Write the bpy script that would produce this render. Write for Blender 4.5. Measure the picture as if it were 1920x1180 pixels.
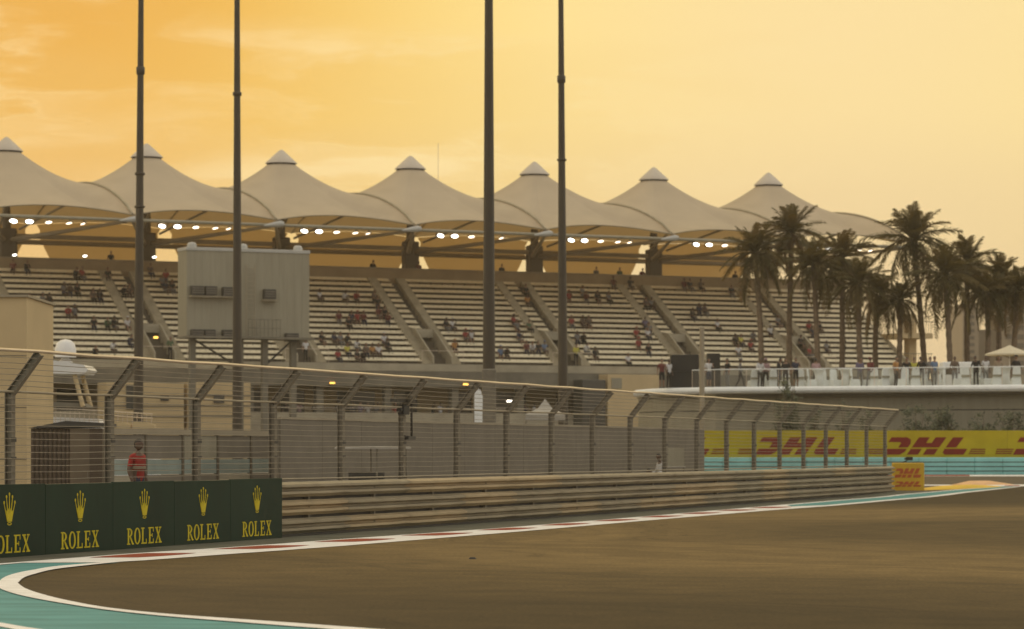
import bpy, bmesh, math, random
from mathutils import Vector, Matrix
random.seed(7)
R = math.radians
scene = bpy.context.scene
col = scene.collection
for o in list(bpy.data.objects):
    bpy.data.objects.remove(o)

# ------------------------------------------------------------------ camera
F = 5568.0                      # focal length in photo pixels (1920 wide)
HZ = 845.0                      # pixel row of the horizon
CAMH = 1.86
cam_d = bpy.data.cameras.new("camera")
cam_d.sensor_width = 36.0
cam_d.lens = F / 1920 * 36.0
cam_d.shift_y = (HZ - 590) / 1920
cam_d.clip_start = 0.5
cam_d.clip_end = 20000
cam_d.dof.use_dof = True
cam_d.dof.focus_distance = 52.0
cam_d.dof.aperture_fstop = 2.5
cam = bpy.data.objects.new("camera", cam_d)
cam.location = (0, 0, CAMH)
cam.rotation_euler = (R(90), 0, 0)
col.objects.link(cam)
scene.camera = cam

# ------------------------------------------------------------------ sky, sun, exposure
CLX, CLZ = 0.45, 0.35
SUN_AZ, SUN_EL = R(-14), R(7)   # azimuth from +Y towards +X, low behind the grandstand on the left
sun_dir = Vector((math.sin(SUN_AZ) * math.cos(SUN_EL), math.cos(SUN_AZ) * math.cos(SUN_EL), math.sin(SUN_EL)))
world = bpy.data.worlds.new("World")
scene.world = world
world.use_nodes = True
wt = world.node_tree
for n in list(wt.nodes):
    wt.nodes.remove(n)
def WN(t, **k):
    n = wt.nodes.new(t)
    for a, b in k.items():
        setattr(n, a, b)
    return n
def WL(a, b):
    wt.links.new(a, b)
def wmath(op, a, b=None, c=None, clamp=False):
    n = WN('ShaderNodeMath', operation=op, use_clamp=clamp)
    for i, v in enumerate((a, b, c)):
        if v is None: continue
        if isinstance(v, (int, float)): n.inputs[i].default_value = v
        else: WL(v, n.inputs[i])
    return n.outputs[0]
def wmix(f, a, b, mode='MIX'):
    n = WN('ShaderNodeMix', data_type='RGBA', blend_type=mode)
    for i, v in ((0, f), (6, a), (7, b)):
        if isinstance(v, (int, float)): n.inputs[i].default_value = v
        elif isinstance(v, tuple): n.inputs[i].default_value = (*v, 1)
        else: WL(v, n.inputs[i])
    return n.outputs[2]
def wramp(f, stops, interp='EASE'):
    n = WN('ShaderNodeValToRGB')
    n.color_ramp.interpolation = interp
    e = n.color_ramp.elements
    while len(e) < len(stops): e.new(0.5)
    for i, (p, c) in enumerate(stops):
        e[i].position = p
        e[i].color = (*c, 1) if isinstance(c, tuple) else (c, c, c, 1)
    WL(f, n.inputs[0])
    return n.outputs[0]
tc = WN('ShaderNodeTexCoord').outputs['Generated']
sky = WN('ShaderNodeTexSky', sky_type='NISHITA', sun_disc=False, sun_elevation=SUN_EL,
         sun_rotation=SUN_AZ, air_density=1.6, dust_density=6.0, ozone_density=1.0)
sepw = WN('ShaderNodeSeparateXYZ'); WL(tc, sepw.inputs[0])
dx, dy, dz = sepw.outputs
dotn = WN('ShaderNodeVectorMath', operation='DOT_PRODUCT')
WL(tc, dotn.inputs[0]); dotn.inputs[1].default_value = sun_dir
t = wmath('MULTIPLY_ADD', dotn.outputs['Value'], 0.5, 0.5)
# dusty evening veil: pale grey-violet away from the sun, straw yellow around it
veil = wramp(t, [(0.0, (0.56, 0.57, 0.58)), (0.5, (1.16, 1.11, 0.99)), (0.80, (1.02, 0.88, 0.62)), (1.0, (1.06, 0.785, 0.215))], 'LINEAR')
# lower air pinker / paler, more orange to the side of the sun
low = wramp(dz, [(0.0, 1.0), (0.045, 0.70), (0.075, 0.42), (0.12, 0.0)])
az = WN('ShaderNodeMath', operation='ARCTAN2'); WL(dx, az.inputs[0]); WL(dy, az.inputs[1])
left = wramp(wmath('MULTIPLY_ADD', az.outputs[0], -5.4, 0.12, clamp=True), [(0.0, 0.0), (1.0, 1.0)])     # 0 ahead, 1 some 11 degrees to the left
high = wramp(dz, [(0.0, 0.15), (0.15, 1.0)], 'LINEAR')
front = wramp(t, [(0.93, 0.0), (0.985, 1.0)])
right = wramp(wmath('MULTIPLY_ADD', az.outputs[0], 3.2, 0.40, clamp=True), [(0.0, 0.0), (1.0, 1.0)])
veil = wmix(wmath('MULTIPLY', wmath('MULTIPLY', right, front), 0.8), veil, (1.0, 0.775, 0.465))
veil = wmix(wmath('MULTIPLY', wmath('MULTIPLY', left, high), front), veil, (0.82, 0.37, 0.025))
veil = wmix(wmath('MULTIPLY', wmath('MULTIPLY', left, 0.30), front), veil, (0.80, 0.50, 0.16))
veil = wmix(wmath('MULTIPLY', low, 0.85), veil, (0.80, 0.585, 0.36))
# thin cloud: long soft wisps
mp = WN('ShaderNodeMapping'); WL(tc, mp.inputs[0])
mp.inputs['Location'].default_value = (CLX, 0, CLZ)
mp.inputs['Scale'].default_value = (12, 6, 58)
mp.inputs['Rotation'].default_value = (0, R(-6), 0)
n1 = WN('ShaderNodeTexNoise'); n1.inputs['Scale'].default_value = 1.3; n1.inputs['Detail'].default_value = 8
n1.inputs['Roughness'].default_value = 0.54; n1.inputs['Distortion'].default_value = 0.25
WL(mp.outputs[0], n1.inputs['Vector'])
n2 = WN('ShaderNodeTexNoise'); n2.inputs['Scale'].default_value = 0.36; n2.inputs['Detail'].default_value = 2
WL(mp.outputs[0], n2.inputs['Vector'])
rid = wmath('ABSOLUTE', wmath('SUBTRACT', n1.outputs[0], 0.52))
wisp = wramp(rid, [(0.0, 1.0), (0.025, 0.35), (0.07, 0.0)], 'EASE')
puff = wramp(n1.outputs[0], [(0.50, 0.0), (0.68, 1.0)], 'EASE')
cover = wmath('MULTIPLY', wramp(n2.outputs[0], [(0.42, 0.0), (0.56, 1.0)], 'EASE'), wmath('MULTIPLY_ADD', az.outputs[0], -7.0, 0.85, clamp=True))
hi2 = wramp(dz, [(0.06, 0.0), (0.10, 1.0)])
cl = wmath('MULTIPLY', wmath('MULTIPLY_ADD', wisp, 0.38, wmath('MULTIPLY', puff, 0.75)), wmath('MULTIPLY', cover, hi2), clamp=True)
veil = wmix(wmath('MULTIPLY', wmath('MULTIPLY', cover, hi2), 0.22), veil, (0.82, 0.54, 0.20))
veil = wmix(wmath('MULTIPLY', cl, 0.70), veil, (1.1, 0.90, 0.50))
skys = wmix(1.0, sky.outputs[0], (0.05, 0.05, 0.05), 'MULTIPLY')       # the daylight sky at strength 0.05
skyc = wmix(0.96, skys, veil)
bg = WN('ShaderNodeBackground'); WL(skyc, bg.inputs[0]); bg.inputs[1].default_value = 1.0
wo = WN('ShaderNodeOutputWorld'); WL(bg.outputs[0], wo.inputs[0])

sun_l = bpy.data.lights.new("sun", 'SUN')
sun_l.energy = 0.5
sun_l.color = (1.0, 0.78, 0.48)
sun_l.angle = R(12)
sun_o = bpy.data.objects.new("sun", sun_l)
sun_o.rotation_euler = sun_dir.to_track_quat('Z', 'Y').to_euler()
sun_o.location = (-40, 60, 60)
col.objects.link(sun_o)
scene.view_settings.view_transform = 'Standard'
scene.view_settings.look = 'None'
scene.view_settings.exposure = 0.0
scene.view_settings.gamma = 1.0
scene.view_settings.use_curve_mapping = False
scene.cycles.use_denoising = True
scene.cycles.max_bounces = 8
scene.cycles.transparent_max_bounces = 16

# ------------------------------------------------------------------ helpers
def tag(o, label=None, cat=None, group=None, kind=None):
    if label: o['label'] = label
    if cat: o['category'] = cat
    if group: o['group'] = group
    if kind: o['kind'] = kind
    return o
def empty(name, loc=(0, 0, 0), rz=0.0, label=None, cat=None, group=None):
    o = bpy.data.objects.new(name, None)
    o.empty_display_size = 0.3
    o.location = loc
    o.rotation_euler = (0, 0, rz)
    col.objects.link(o)
    return tag(o, label, cat, group)
def link(name, me, parent=None, loc=None, rot=None, scale=None):
    o = bpy.data.objects.new(name, me)
    col.objects.link(o)
    if parent: o.parent = parent
    if loc is not None: o.location = loc
    if rot is not None: o.rotation_euler = rot
    if scale is not None: o.scale = scale
    return o

class MB:
    """collects simple shapes into one mesh"""
    def __init__(s): s.v = []; s.f = []; s.m = []; s.sm = []
    def add(s, vs, fs, mi=0, smooth=False):
        b = len(s.v)
        s.v += [tuple(p) for p in vs]
        for q in fs:
            s.f.append(tuple(b + i for i in q)); s.m.append(mi); s.sm.append(smooth)
        return s
    def box(s, lo, hi, mi=0, mat=None):
        (a, b, c), (d, e, f) = lo, hi
        vs = [Vector(p) for p in ((a, b, c), (d, b, c), (d, e, c), (a, e, c), (a, b, f), (d, b, f), (d, e, f), (a, e, f))]
        if mat is not None: vs = [mat @ p for p in vs]
        return s.add(vs, [(3, 2, 1, 0), (4, 5, 6, 7), (0, 1, 5, 4), (1, 2, 6, 5), (2, 3, 7, 6), (3, 0, 4, 7)], mi)
    def bbox(s, lo, hi, bev=0.02, mi=0, mat=None):
        """box with its vertical and top edges bevelled"""
        (a, b, c), (d, e, f) = lo, hi; k = bev
        ring = [(a + k, b), (d - k, b), (d, b + k), (d, e - k), (d - k, e), (a + k, e), (a, e - k), (a, b + k)]
        mx, my = (a + d) / 2, (b + e) / 2
        ring2 = [(x + (k if x < mx else -k), y + (k if y < my else -k)) for x, y in ring]
        vs = [Vector((x, y, c)) for x, y in ring] + [Vector((x, y, f - k)) for x, y in ring] + [Vector((x, y, f)) for x, y in ring2]
        if mat is not None: vs = [mat @ p for p in vs]
        fs = [tuple(reversed(range(8))), tuple(range(16, 24))]
        for L in (0, 8):
            fs += [(L + i, L + (i + 1) % 8, L + 8 + (i + 1) % 8, L + 8 + i) for i in range(8)]
        return s.add(vs, fs, mi)
    def tube(s, pts, r, n=8, mi=0, cap=True, smooth=True):
        pts = [Vector(p) for p in pts]
        rs = r if isinstance(r, (list, tuple)) else [r] * len(pts)
        vs = []; fs = []
        ref = None
        for i, p in enumerate(pts):
            d = (pts[min(i + 1, len(pts) - 1)] - pts[max(i - 1, 0)]).normalized()
            if ref is None or abs(ref.dot(d)) > 0.95:
                ref = Vector((0, 0, 1)) if abs(d.z) < 0.9 else Vector((1, 0, 0))
            a = d.cross(ref).normalized(); b = d.cross(a).normalized()
            for j in range(n):
                w = 2 * math.pi * (j + 0.5) / n
                vs.append(p + (a * math.cos(w) + b * math.sin(w)) * rs[i])
        for i in range(len(pts) - 1):
            for j in range(n):
                k = (j + 1) % n
                fs.append((i * n + j, i * n + k, (i + 1) * n + k, (i + 1) * n + j))
        s.add(vs, fs, mi, smooth)
        if cap:
            s.add(vs[:n], [tuple(reversed(range(n)))], mi); s.add(vs[-n:], [tuple(range(n))], mi)
        return s
    def lathe(s, prof, n=16, c=(0, 0, 0), mi=0, smooth=True):
        vs = []; fs = []
        for r, z in prof:
            for j in range(n):
                w = 2 * math.pi * j / n
                vs.append((c[0] + r * math.cos(w), c[1] + r * math.sin(w), c[2] + z))
        for i in range(len(prof) - 1):
            for j in range(n):
                k = (j + 1) % n
                fs.append((i * n + j, i * n + k, (i + 1) * n + k, (i + 1) * n + j))
        return s.add(vs, fs, mi, smooth)
    def prism(s, poly, a, b, axis='y', mi=0):
        """polygon given in two axes, extruded along the third from a to b"""
        def P(p, q):
            return {'x': (q, p[0], p[1]), 'y': (p[0], q, p[1]), 'z': (p[0], p[1], q)}[axis]
        n = len(poly)
        vs = [P(p, a) for p in poly] + [P(p, b) for p in poly]
        fs = [tuple(range(n)), tuple(reversed(range(n, 2 * n)))] + [(i + n, (i + 1) % n + n, (i + 1) % n, i) for i in range(n)]
        return s.add(vs, fs, mi)
    def mesh(s, name, mats):
        me = bpy.data.meshes.new(name)
        me.from_pydata(s.v, [], s.f)
        for m in (mats if isinstance(mats, (list, tuple)) else [mats]): me.materials.append(m)
        me.polygons.foreach_set('material_index', s.m)
        me.polygons.foreach_set('use_smooth', s.sm)
        me.update()
        return me
    def build(s, name, mats, parent=None, loc=None, rot=None):
        return link(name, s.mesh(name, mats), parent, loc, rot)

def fixn(o):
    bm = bmesh.new(); bm.from_mesh(o.data)
    bmesh.ops.recalc_face_normals(bm, faces=bm.faces)
    bm.to_mesh(o.data); bm.free()
    return o

MATS = {}
def mat(name, c, rough=0.6, var=0.12, scale=3.0, bump=0.0, bscale=40.0, metal=0.0, spec=0.5, streak=None, c2=None, detail=5):
    """principled surface with uneven colour (and streaks / a second colour) and fine relief"""
    m = bpy.data.materials.new(name); m.use_nodes = True
    nt = m.node_tree; N = nt.nodes; L = nt.links
    p = N['Principled BSDF']
    p.inputs['Roughness'].default_value = rough
    p.inputs['Metallic'].default_value = metal
    p.inputs['Specular IOR Level'].default_value = spec
    tcn = N.new('ShaderNodeTexCoord'); mpn = N.new('ShaderNodeMapping')
    L.new(tcn.outputs['Object'], mpn.inputs[0])
    if streak: mpn.inputs['Scale'].default_value = streak
    no = N.new('ShaderNodeTexNoise'); no.inputs['Scale'].default_value = scale
    no.inputs['Detail'].default_value = detail; no.inputs['Roughness'].default_value = 0.6
    L.new(mpn.outputs[0], no.inputs['Vector'])
    rp = N.new('ShaderNodeValToRGB')
    lo = c2 if c2 else tuple(x * (1 - var) for x in c)
    hi = c if c2 else tuple(min(1, x * (1 + var)) for x in c)
    rp.color_ramp.elements[0].position = 0.33; rp.color_ramp.elements[0].color = (*lo, 1)
    rp.color_ramp.elements[1].position = 0.67; rp.color_ramp.elements[1].color = (*hi, 1)
    L.new(no.outputs[0], rp.inputs[0])
    L.new(rp.outputs[0], p.inputs['Base Color'])
    if bump:
        nb = N.new('ShaderNodeTexNoise'); nb.inputs['Scale'].default_value = bscale; nb.inputs['Detail'].default_value = 3
        L.new(tcn.outputs['Object'], nb.inputs['Vector'])
        b = N.new('ShaderNodeBump'); b.inputs['Strength'].default_value = bump; b.inputs['Distance'].default_value = 0.02
        L.new(nb.outputs[0], b.inputs['Height']); L.new(b.outputs[0], p.inputs['Normal'])
    MATS[name] = m
    return m
def emit(name, c, s):
    m = bpy.data.materials.new(name); m.use_nodes = True
    p = m.node_tree.nodes['Principled BSDF']
    p.inputs['Base Color'].default_value = (*c, 1)
    p.inputs['Emission Color'].default_value = (*c, 1)
    p.inputs['Emission Strength'].default_value = s
    return m
def fabric_mat(name, c, trans, var=0.06):
    m = mat(name, c, 0.75, var, 0.35, spec=0.25)
    nt = m.node_tree; N = nt.nodes; L = nt.links
    p = N['Principled BSDF']; out = N['Material Output']
    tr = N.new('ShaderNodeBsdfTranslucent'); tr.inputs[0].default_value = (c[0], c[1] * 0.8, c[2] * 0.45, 1)
    mx = N.new('ShaderNodeMixShader'); mx.inputs[0].default_value = trans
    L.new(p.outputs[0], mx.inputs[1]); L.new(tr.outputs[0], mx.inputs[2]); L.new(mx.outputs[0], out.inputs[0])
    return m

def gh(Y):
    """height of the ground: level by the camera, rising gently beyond the barrier"""
    s = max(0.0, min(1.0, (Y - 116) / 42.0))
    return 0.56 * s * s * (3 - 2 * s)
def unp(x, y):
    """point of the ground seen at photo pixel x, y"""
    k = (y - HZ) / F
    lo, hi = 5.0, 2500.0
    for _ in range(60):
        Y = (lo + hi) / 2
        if CAMH - k * Y > gh(Y): lo = Y
        else: hi = Y
    return Vector(((x - 960) / F * Y, Y, gh(Y)))
def at(x, y, Y):
    return Vector(((x - 960) / F * Y, Y, CAMH + (HZ - y) / F * Y))

# ------------------------------------------------------------------ materials
M_ground = mat('dusty_ground', (0.17, 0.145, 0.11), 0.9, 0.2, 0.15, 0.3, 8)
M_verge = mat('verge_concrete', (0.12, 0.118, 0.088), 0.9, 0.2, 0.8, 0.2, 20, spec=0.15)
M_cyan = mat('cyan_paint', (0.125, 0.33, 0.325), 0.85, 0.10, 1.6, 0.1, 60, c2=(0.08, 0.22, 0.21), spec=0.15, streak=(0.35, 1.2, 1), detail=8)
M_tec = mat('cyan_block_cover', (0.27, 0.60, 0.57), 0.7, 0.1, 0.8, 0.1, 10, spec=0.3)
M_dimwhite = mat('dim_white', (0.36, 0.33, 0.28), 0.8, 0.1, 2)  # white toned down to an even dim tone
M_white = mat('white_paint', (0.86, 0.84, 0.80), 0.8, 0.07, 2.2, 0.1, 60, spec=0.2, c2=(0.70, 0.67, 0.62), detail=8)
M_red = mat('red_paint', (0.34, 0.075, 0.04), 0.8, 0.15, 2.0, 0.1, 60, spec=0.15, c2=(0.24, 0.055, 0.032), detail=8)
M_yellowp = mat('yellow_paint', (0.70, 0.44, 0.02), 0.55, 0.1, 1.2)
M_sandkerb = mat('orange_kerb_paint', (0.72, 0.42, 0.20), 0.6, 0.12, 1.0)
def asphalt():
    m = mat('track_asphalt', (0.092, 0.061, 0.024), 0.8, 0.10, 0.10, 0.0, spec=0.15)
    nt = m.node_tree; N = nt.nodes; L = nt.links
    p = N['Principled BSDF']; tcn = N['Texture Coordinate']
    cur = p.inputs['Base Color'].links[0].from_socket
    def ramp(src, stops):
        r = N.new('ShaderNodeValToRGB'); e = r.color_ramp.elements
        while len(e) < len(stops): e.new(.5)
        for i, (q, c) in enumerate(stops):
            e[i].position = q; e[i].color = (c * .5, c * .5, c * .5, 1) if not isinstance(c, tuple) else (*[k * .5 for k in c], 1)
        L.new(src, r.inputs[0]); return r.outputs[0]
    def mth(op, a, b=None):
        n = N.new('ShaderNodeMath'); n.operation = op
        for i, v in enumerate((a, b)):
            if v is None: continue
            if isinstance(v, (int, float)): n.inputs[i].default_value = v
            else: L.new(v, n.inputs[i])
        return n.outputs[0]
    # distance from the centre of the bend: paler in a middle ring, darker inside and beyond it
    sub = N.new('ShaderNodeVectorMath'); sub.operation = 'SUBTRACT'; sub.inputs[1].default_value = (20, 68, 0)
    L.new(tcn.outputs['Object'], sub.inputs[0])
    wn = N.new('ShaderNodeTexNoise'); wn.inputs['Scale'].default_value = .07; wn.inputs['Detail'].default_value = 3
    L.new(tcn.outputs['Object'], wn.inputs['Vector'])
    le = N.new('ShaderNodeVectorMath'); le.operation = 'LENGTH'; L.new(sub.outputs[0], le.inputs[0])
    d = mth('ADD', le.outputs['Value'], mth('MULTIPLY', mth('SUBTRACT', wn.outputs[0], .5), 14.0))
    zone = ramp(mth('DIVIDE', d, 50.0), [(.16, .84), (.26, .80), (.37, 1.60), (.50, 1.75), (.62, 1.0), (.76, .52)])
    # narrow tyre bands concentric with the bend
    cb = N.new('ShaderNodeCombineXYZ'); L.new(mth('MULTIPLY', d, .9), cb.inputs[0])
    wn2 = N.new('ShaderNodeTexNoise'); wn2.inputs['Scale'].default_value = .05; L.new(tcn.outputs['Object'], wn2.inputs['Vector'])
    L.new(mth('MULTIPLY', wn2.outputs[0], 3.0), cb.inputs[1])
    bn = N.new('ShaderNodeTexNoise'); bn.inputs['Scale'].default_value = 1.0; bn.inputs['Detail'].default_value = 5; bn.inputs['Roughness'].default_value = .65
    L.new(cb.outputs[0], bn.inputs['Vector'])
    bands = ramp(bn.outputs[0], [(.30, .74), (.48, 1.0), (.66, 1.12)])
    # a few thin black marks
    ab = mth('ABSOLUTE', mth('SUBTRACT', bn.outputs[0], .44))
    marks = ramp(ab, [(0, .62), (.010, 1.0)])
    # aggregate speckle, stretched streaks of dust
    n2 = N.new('ShaderNodeTexNoise'); n2.inputs['Scale'].default_value = 16; n2.inputs['Detail'].default_value = 6; n2.inputs['Roughness'].default_value = .75
    L.new(tcn.outputs['Object'], n2.inputs['Vector'])
    spk = ramp(n2.outputs[0], [(.32, .45), (.68, 1.55)])
    n3 = N.new('ShaderNodeTexNoise'); n3.inputs['Scale'].default_value = 1.1; n3.inputs['Detail'].default_value = 6
    L.new(tcn.outputs['Object'], n3.inputs['Vector'])
    blot = ramp(n3.outputs[0], [(.3, .80), (.7, 1.18)])
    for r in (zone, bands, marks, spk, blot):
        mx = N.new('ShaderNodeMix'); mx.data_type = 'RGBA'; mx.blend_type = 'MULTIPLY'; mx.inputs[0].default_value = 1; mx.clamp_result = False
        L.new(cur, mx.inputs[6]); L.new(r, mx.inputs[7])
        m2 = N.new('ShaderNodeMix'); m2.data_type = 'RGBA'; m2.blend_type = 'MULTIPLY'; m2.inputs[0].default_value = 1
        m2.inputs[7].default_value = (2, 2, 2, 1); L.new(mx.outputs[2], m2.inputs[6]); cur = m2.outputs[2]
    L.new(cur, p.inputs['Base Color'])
    b = N.new('ShaderNodeBump'); b.inputs['Strength'].default_value = 0.35; b.inputs['Distance'].default_value = 0.01
    L.new(n2.outputs[0], b.inputs['Height']); L.new(b.outputs[0], p.inputs['Normal'])
    return m
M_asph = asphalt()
M_runoff = mat('runoff_asphalt', (0.115, 0.092, 0.06), 0.85, 0.15, 0.3, 0.2, 20, spec=0.2)
M_rail = mat('galvanised_barrier', (0.41, 0.345, 0.235), 0.55, 0.0, 1.2, 0.12, 18, metal=0.2, streak=(0.5, 1, 2.2), c2=(0.27, 0.225, 0.15))
M_rail2 = mat('tan_dusty_barrier', (0.52, 0.40, 0.235), 0.6, 0.0, 1.4, 0.12, 18, metal=0.05, streak=(0.5, 1, 2.0), c2=(0.36, 0.275, 0.16))
M_steel = mat('dull_steel', (0.19, 0.165, 0.122), 0.55, 0.2, 2.0, 0.1, 30, metal=0.3)
M_tubebright = mat('bright_steel_tube', (0.62, 0.52, 0.40), 0.32, 0.1, 1.5, metal=0.75)
M_wire = mat('steel_wire', (0.30, 0.255, 0.185), 0.5, 0.1, 3, metal=0.3)
M_mesh = mat('fine_mesh_wire', (0.10, 0.085, 0.06), 0.6, 0.1, 3)
M_pole = mat('dark_painted_pole', (0.050, 0.036, 0.020), 0.5, 0.15, 0.6, metal=0.1)
M_grey = mat('grey_cladding', (0.31, 0.28, 0.20), 0.6, 0.0, 1.0, streak=(3, 3, 0.25), c2=(0.26, 0.232, 0.163))
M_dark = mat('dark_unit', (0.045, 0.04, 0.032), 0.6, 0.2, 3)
M_black = mat('black_case', (0.014, 0.012, 0.010), 0.6, 0.2, 2)
M_conc = mat('concrete', (0.36, 0.315, 0.225), 0.85, 0.15, 0.7, 0.2, 12)
M_stair = mat('worn_stair_concrete', (0.38, 0.325, 0.22), 0.85, 0.18, 1.5, 0.2, 12)
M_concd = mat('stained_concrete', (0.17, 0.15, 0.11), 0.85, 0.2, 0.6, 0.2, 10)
M_beige = mat('beige_render', (0.54, 0.41, 0.225), 0.85, 0.08, 0.4, 0.1, 15)
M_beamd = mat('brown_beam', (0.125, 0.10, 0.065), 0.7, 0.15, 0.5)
M_wallb = mat('brown_back_wall', (0.34, 0.26, 0.155), 0.8, 0.12, 0.5)
M_seat = mat('cream_plastic_seat', (0.72, 0.63, 0.43), 0.5, 0.06, 2.0)
M_fab = fabric_mat('roof_membrane', (0.585, 0.485, 0.345), 0.27)
M_skirt = fabric_mat('tan_screen_fabric', (0.46, 0.38, 0.26), 0.6)
M_cap = mat('cap_metal', (0.52, 0.45, 0.36), 0.5, 0.06, 1.0)
M_truss = mat('tan_steel', (0.30, 0.25, 0.17), 0.55, 0.1, 1.0)
M_pale = mat('pale_node_shell', (0.42, 0.41, 0.37), 0.4, 0.06, 1.0)
M_lamp = emit('lamp_lens', (1.0, 0.93, 0.80), 7)
M_lampw = emit('warm_lamp_lens', (1.0, 0.80, 0.58), 3.2)
M_amber = emit('amber_lens', (1.0, 0.55, 0.10), 2.6)
M_green = mat('green_board', (0.008, 0.026, 0.014), 0.6, 0.18, 1.2, streak=(1, 1, 0.4), spec=0.15)
M_gold = mat('gold_print', (0.52, 0.41, 0.012), 0.6, 0.22, 6, spec=0.2)
M_yellow = mat('yellow_board', (0.42, 0.325, 0.012), 0.6, 0.1, 0.7, spec=0.2)
M_redl = mat('red_print', (0.19, 0.018, 0.010), 0.6, 0.1, 3, spec=0.2)
M_yellow2 = mat('amber_yellow_board', (0.60, 0.36, 0.008), 0.5, 0.1, 1.5)
M_orangel = mat('orange_red_print', (0.45, 0.085, 0.010), 0.5, 0.15, 3)
M_hoard = mat('grey_mesh_screen', (0.20, 0.172, 0.130), 0.9, 0.0, 1.2, 0.15, 60, c2=(0.165, 0.14, 0.104))
M_glass = mat('dark_glass', (0.05, 0.05, 0.045), 0.12, 0.1, 1)
M_paleglass = mat('pale_blue_panel', (0.26, 0.31, 0.28), 0.3, 0.12, 1.5)
M_whitep = mat('white_gelcoat', (0.72, 0.70, 0.66), 0.35, 0.05, 2)
M_cloth = mat('white_cloth', (0.80, 0.81, 0.79), 0.85, 0.06, 3, 0.15, 12)
M_brown = mat('brown_container', (0.085, 0.058, 0.036), 0.7, 0.2, 1.0, streak=(3, 3, 0.4))
M_brownl = mat('light_brown_panel', (0.15, 0.112, 0.07), 0.7, 0.15, 1.0)
M_trunk = mat('palm_trunk', (0.16, 0.115, 0.075), 0.9, 0.3, 5, 0.5, 12)
M_leafs = []
for i, c in enumerate(((0.120, 0.100, 0.038), (0.150, 0.116, 0.046), (0.095, 0.082, 0.032), (0.20, 0.14, 0.066))):
    M_leafs.append(fabric_mat('palm_leaf_%s' % 'abcd'[i], c, 0.38, 0.25))
M_bush = [mat('shrub_leaf_a', (0.055, 0.065, 0.028), 0.6, 0.3, 3), mat('shrub_leaf_b', (0.09, 0.095, 0.035), 0.6, 0.3, 3)]
M_tower = mat('sandy_facade', (0.30, 0.24, 0.165), 0.85, 0.06, 0.1)
M_towerw = mat('facade_window', (0.13, 0.105, 0.075), 0.3, 0.1, 0.5)

# ================================================================== THE GROUND
def sheet(name, pts, off, m, kind='structure', parent=None, smooth=False):
    bm = bmesh.new()
    vs = [bm.verts.new((p[0], p[1], 0)) for p in pts]
    bm.faces.new(vs).normal_update()
    bmesh.ops.triangulate(bm, faces=bm.faces[:])
    ys = [p[1] for p in pts]
    for yy in [116 + 3 * i for i in range(15)]:
        if min(ys) < yy < max(ys):
            bmesh.ops.bisect_plane(bm, geom=bm.verts[:] + bm.edges[:] + bm.faces[:], plane_co=(0, yy, 0), plane_no=(0, 1, 0))
    for v in bm.verts: v.co.z = gh(v.co.y) + off
    bmesh.ops.recalc_face_normals(bm, faces=bm.faces[:])
    for f in bm.faces:
        if f.normal.z < 0: f.normal_flip()
    me = bpy.data.meshes.new(name); bm.to_mesh(me); bm.free()
    me.materials.append(m)
    o = link(name, me, parent)
    if kind: o['kind'] = kind
    return o
def curve_by_y(px):
    w = [unp(x, y) for x, y in px]
    return sorted([(p.y, p.x) for p in w])
def on(c, Y):
    if Y <= c[0][0]: return Vector((c[0][1], Y))
    for (y0, x0), (y1, x1) in zip(c, c[1:]):
        if y0 <= Y <= y1:
            k = (Y - y0) / max(1e-6, y1 - y0)
            return Vector((x0 + (x1 - x0) * k, Y))
    (y0, x0), (y1, x1) = c[-2:]
    return Vector((x1 + (x1 - x0) / (y1 - y0) * (Y - y1), Y))
def smooth_px(px, n=6):
    """Catmull-Rom through the pixels"""
    out = []
    P = [Vector(p) for p in px]
    for i in range(len(P) - 1):
        a, b, c, d = P[max(i - 1, 0)], P[i], P[i + 1], P[min(i + 2, len(P) - 1)]
        for k in range(n):
            t = k / n
            q = 0.5 * ((2 * b) + (c - a) * t + (2 * a - 5 * b + 4 * c - d) * t * t + (3 * b - a - 3 * c + d) * t ** 3)
            out.append((q.x, q.y))
    out.append(tuple(P[-1]))
    return out

g = sheet('ground', [(-900, -60), (900, -60), (900, 1500), (-900, 1500)], 0.0, M_ground)

A_px = [(217, 1056), (333, 1047.5), (433, 1040), (533, 1033), (640, 1025), (800, 1012), (960, 999), (1200, 978), (1440, 958), (1565, 949), (1690, 937.5), (1815, 924), (1920, 912.5)]
B_px = [(0, 1058), (83, 1052), (167, 1045), (267, 1037.5), (400, 1029.5), (500, 1022.5), (640, 1012), (800, 1001), (960, 989.5), (1200, 970), (1440, 949.5), (1565, 939), (1690, 927.5), (1790, 919), (1852, 915)]
A_c = curve_by_y(A_px); B_c = curve_by_y(B_px)
tip_up = [(35, 1094), (44, 1086), (60, 1080), (100, 1070), (160, 1062.5)]
tip_dn = [(35, 1097), (50, 1107), (83, 1118), (133, 1130), (200, 1142), (300, 1153), (433, 1163), (567, 1172.5), (640, 1178)]
low_ext = [Vector((1.5, 27.4)), Vector((8.0, 20.0)), Vector((16, 10)), Vector((24, -2))]
inner = [unp(*p).xy for p in smooth_px(list(reversed(A_px))[0:] + list(reversed(tip_up)) + tip_dn, 5)]
track = inner + low_ext + [Vector((90, -2)), Vector((90, 205)), Vector((52, 205))]
e = inner[0]
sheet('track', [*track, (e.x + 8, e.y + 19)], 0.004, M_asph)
sheet('run_off', [(B_c[-4][1] - 1, B_c[-4][0] - 4), *[tuple(on(A_c, y) * 0.5 + on(B_c, y) * 0.5) for y in (108, 118, 128, 138, 146)], (e.x - 0.4, e.y), (e.x + 7.5, e.y + 19), (51.5, 206), (70, 260), (4, 260), (4, 100)], 0.004, M_runoff)

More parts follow.
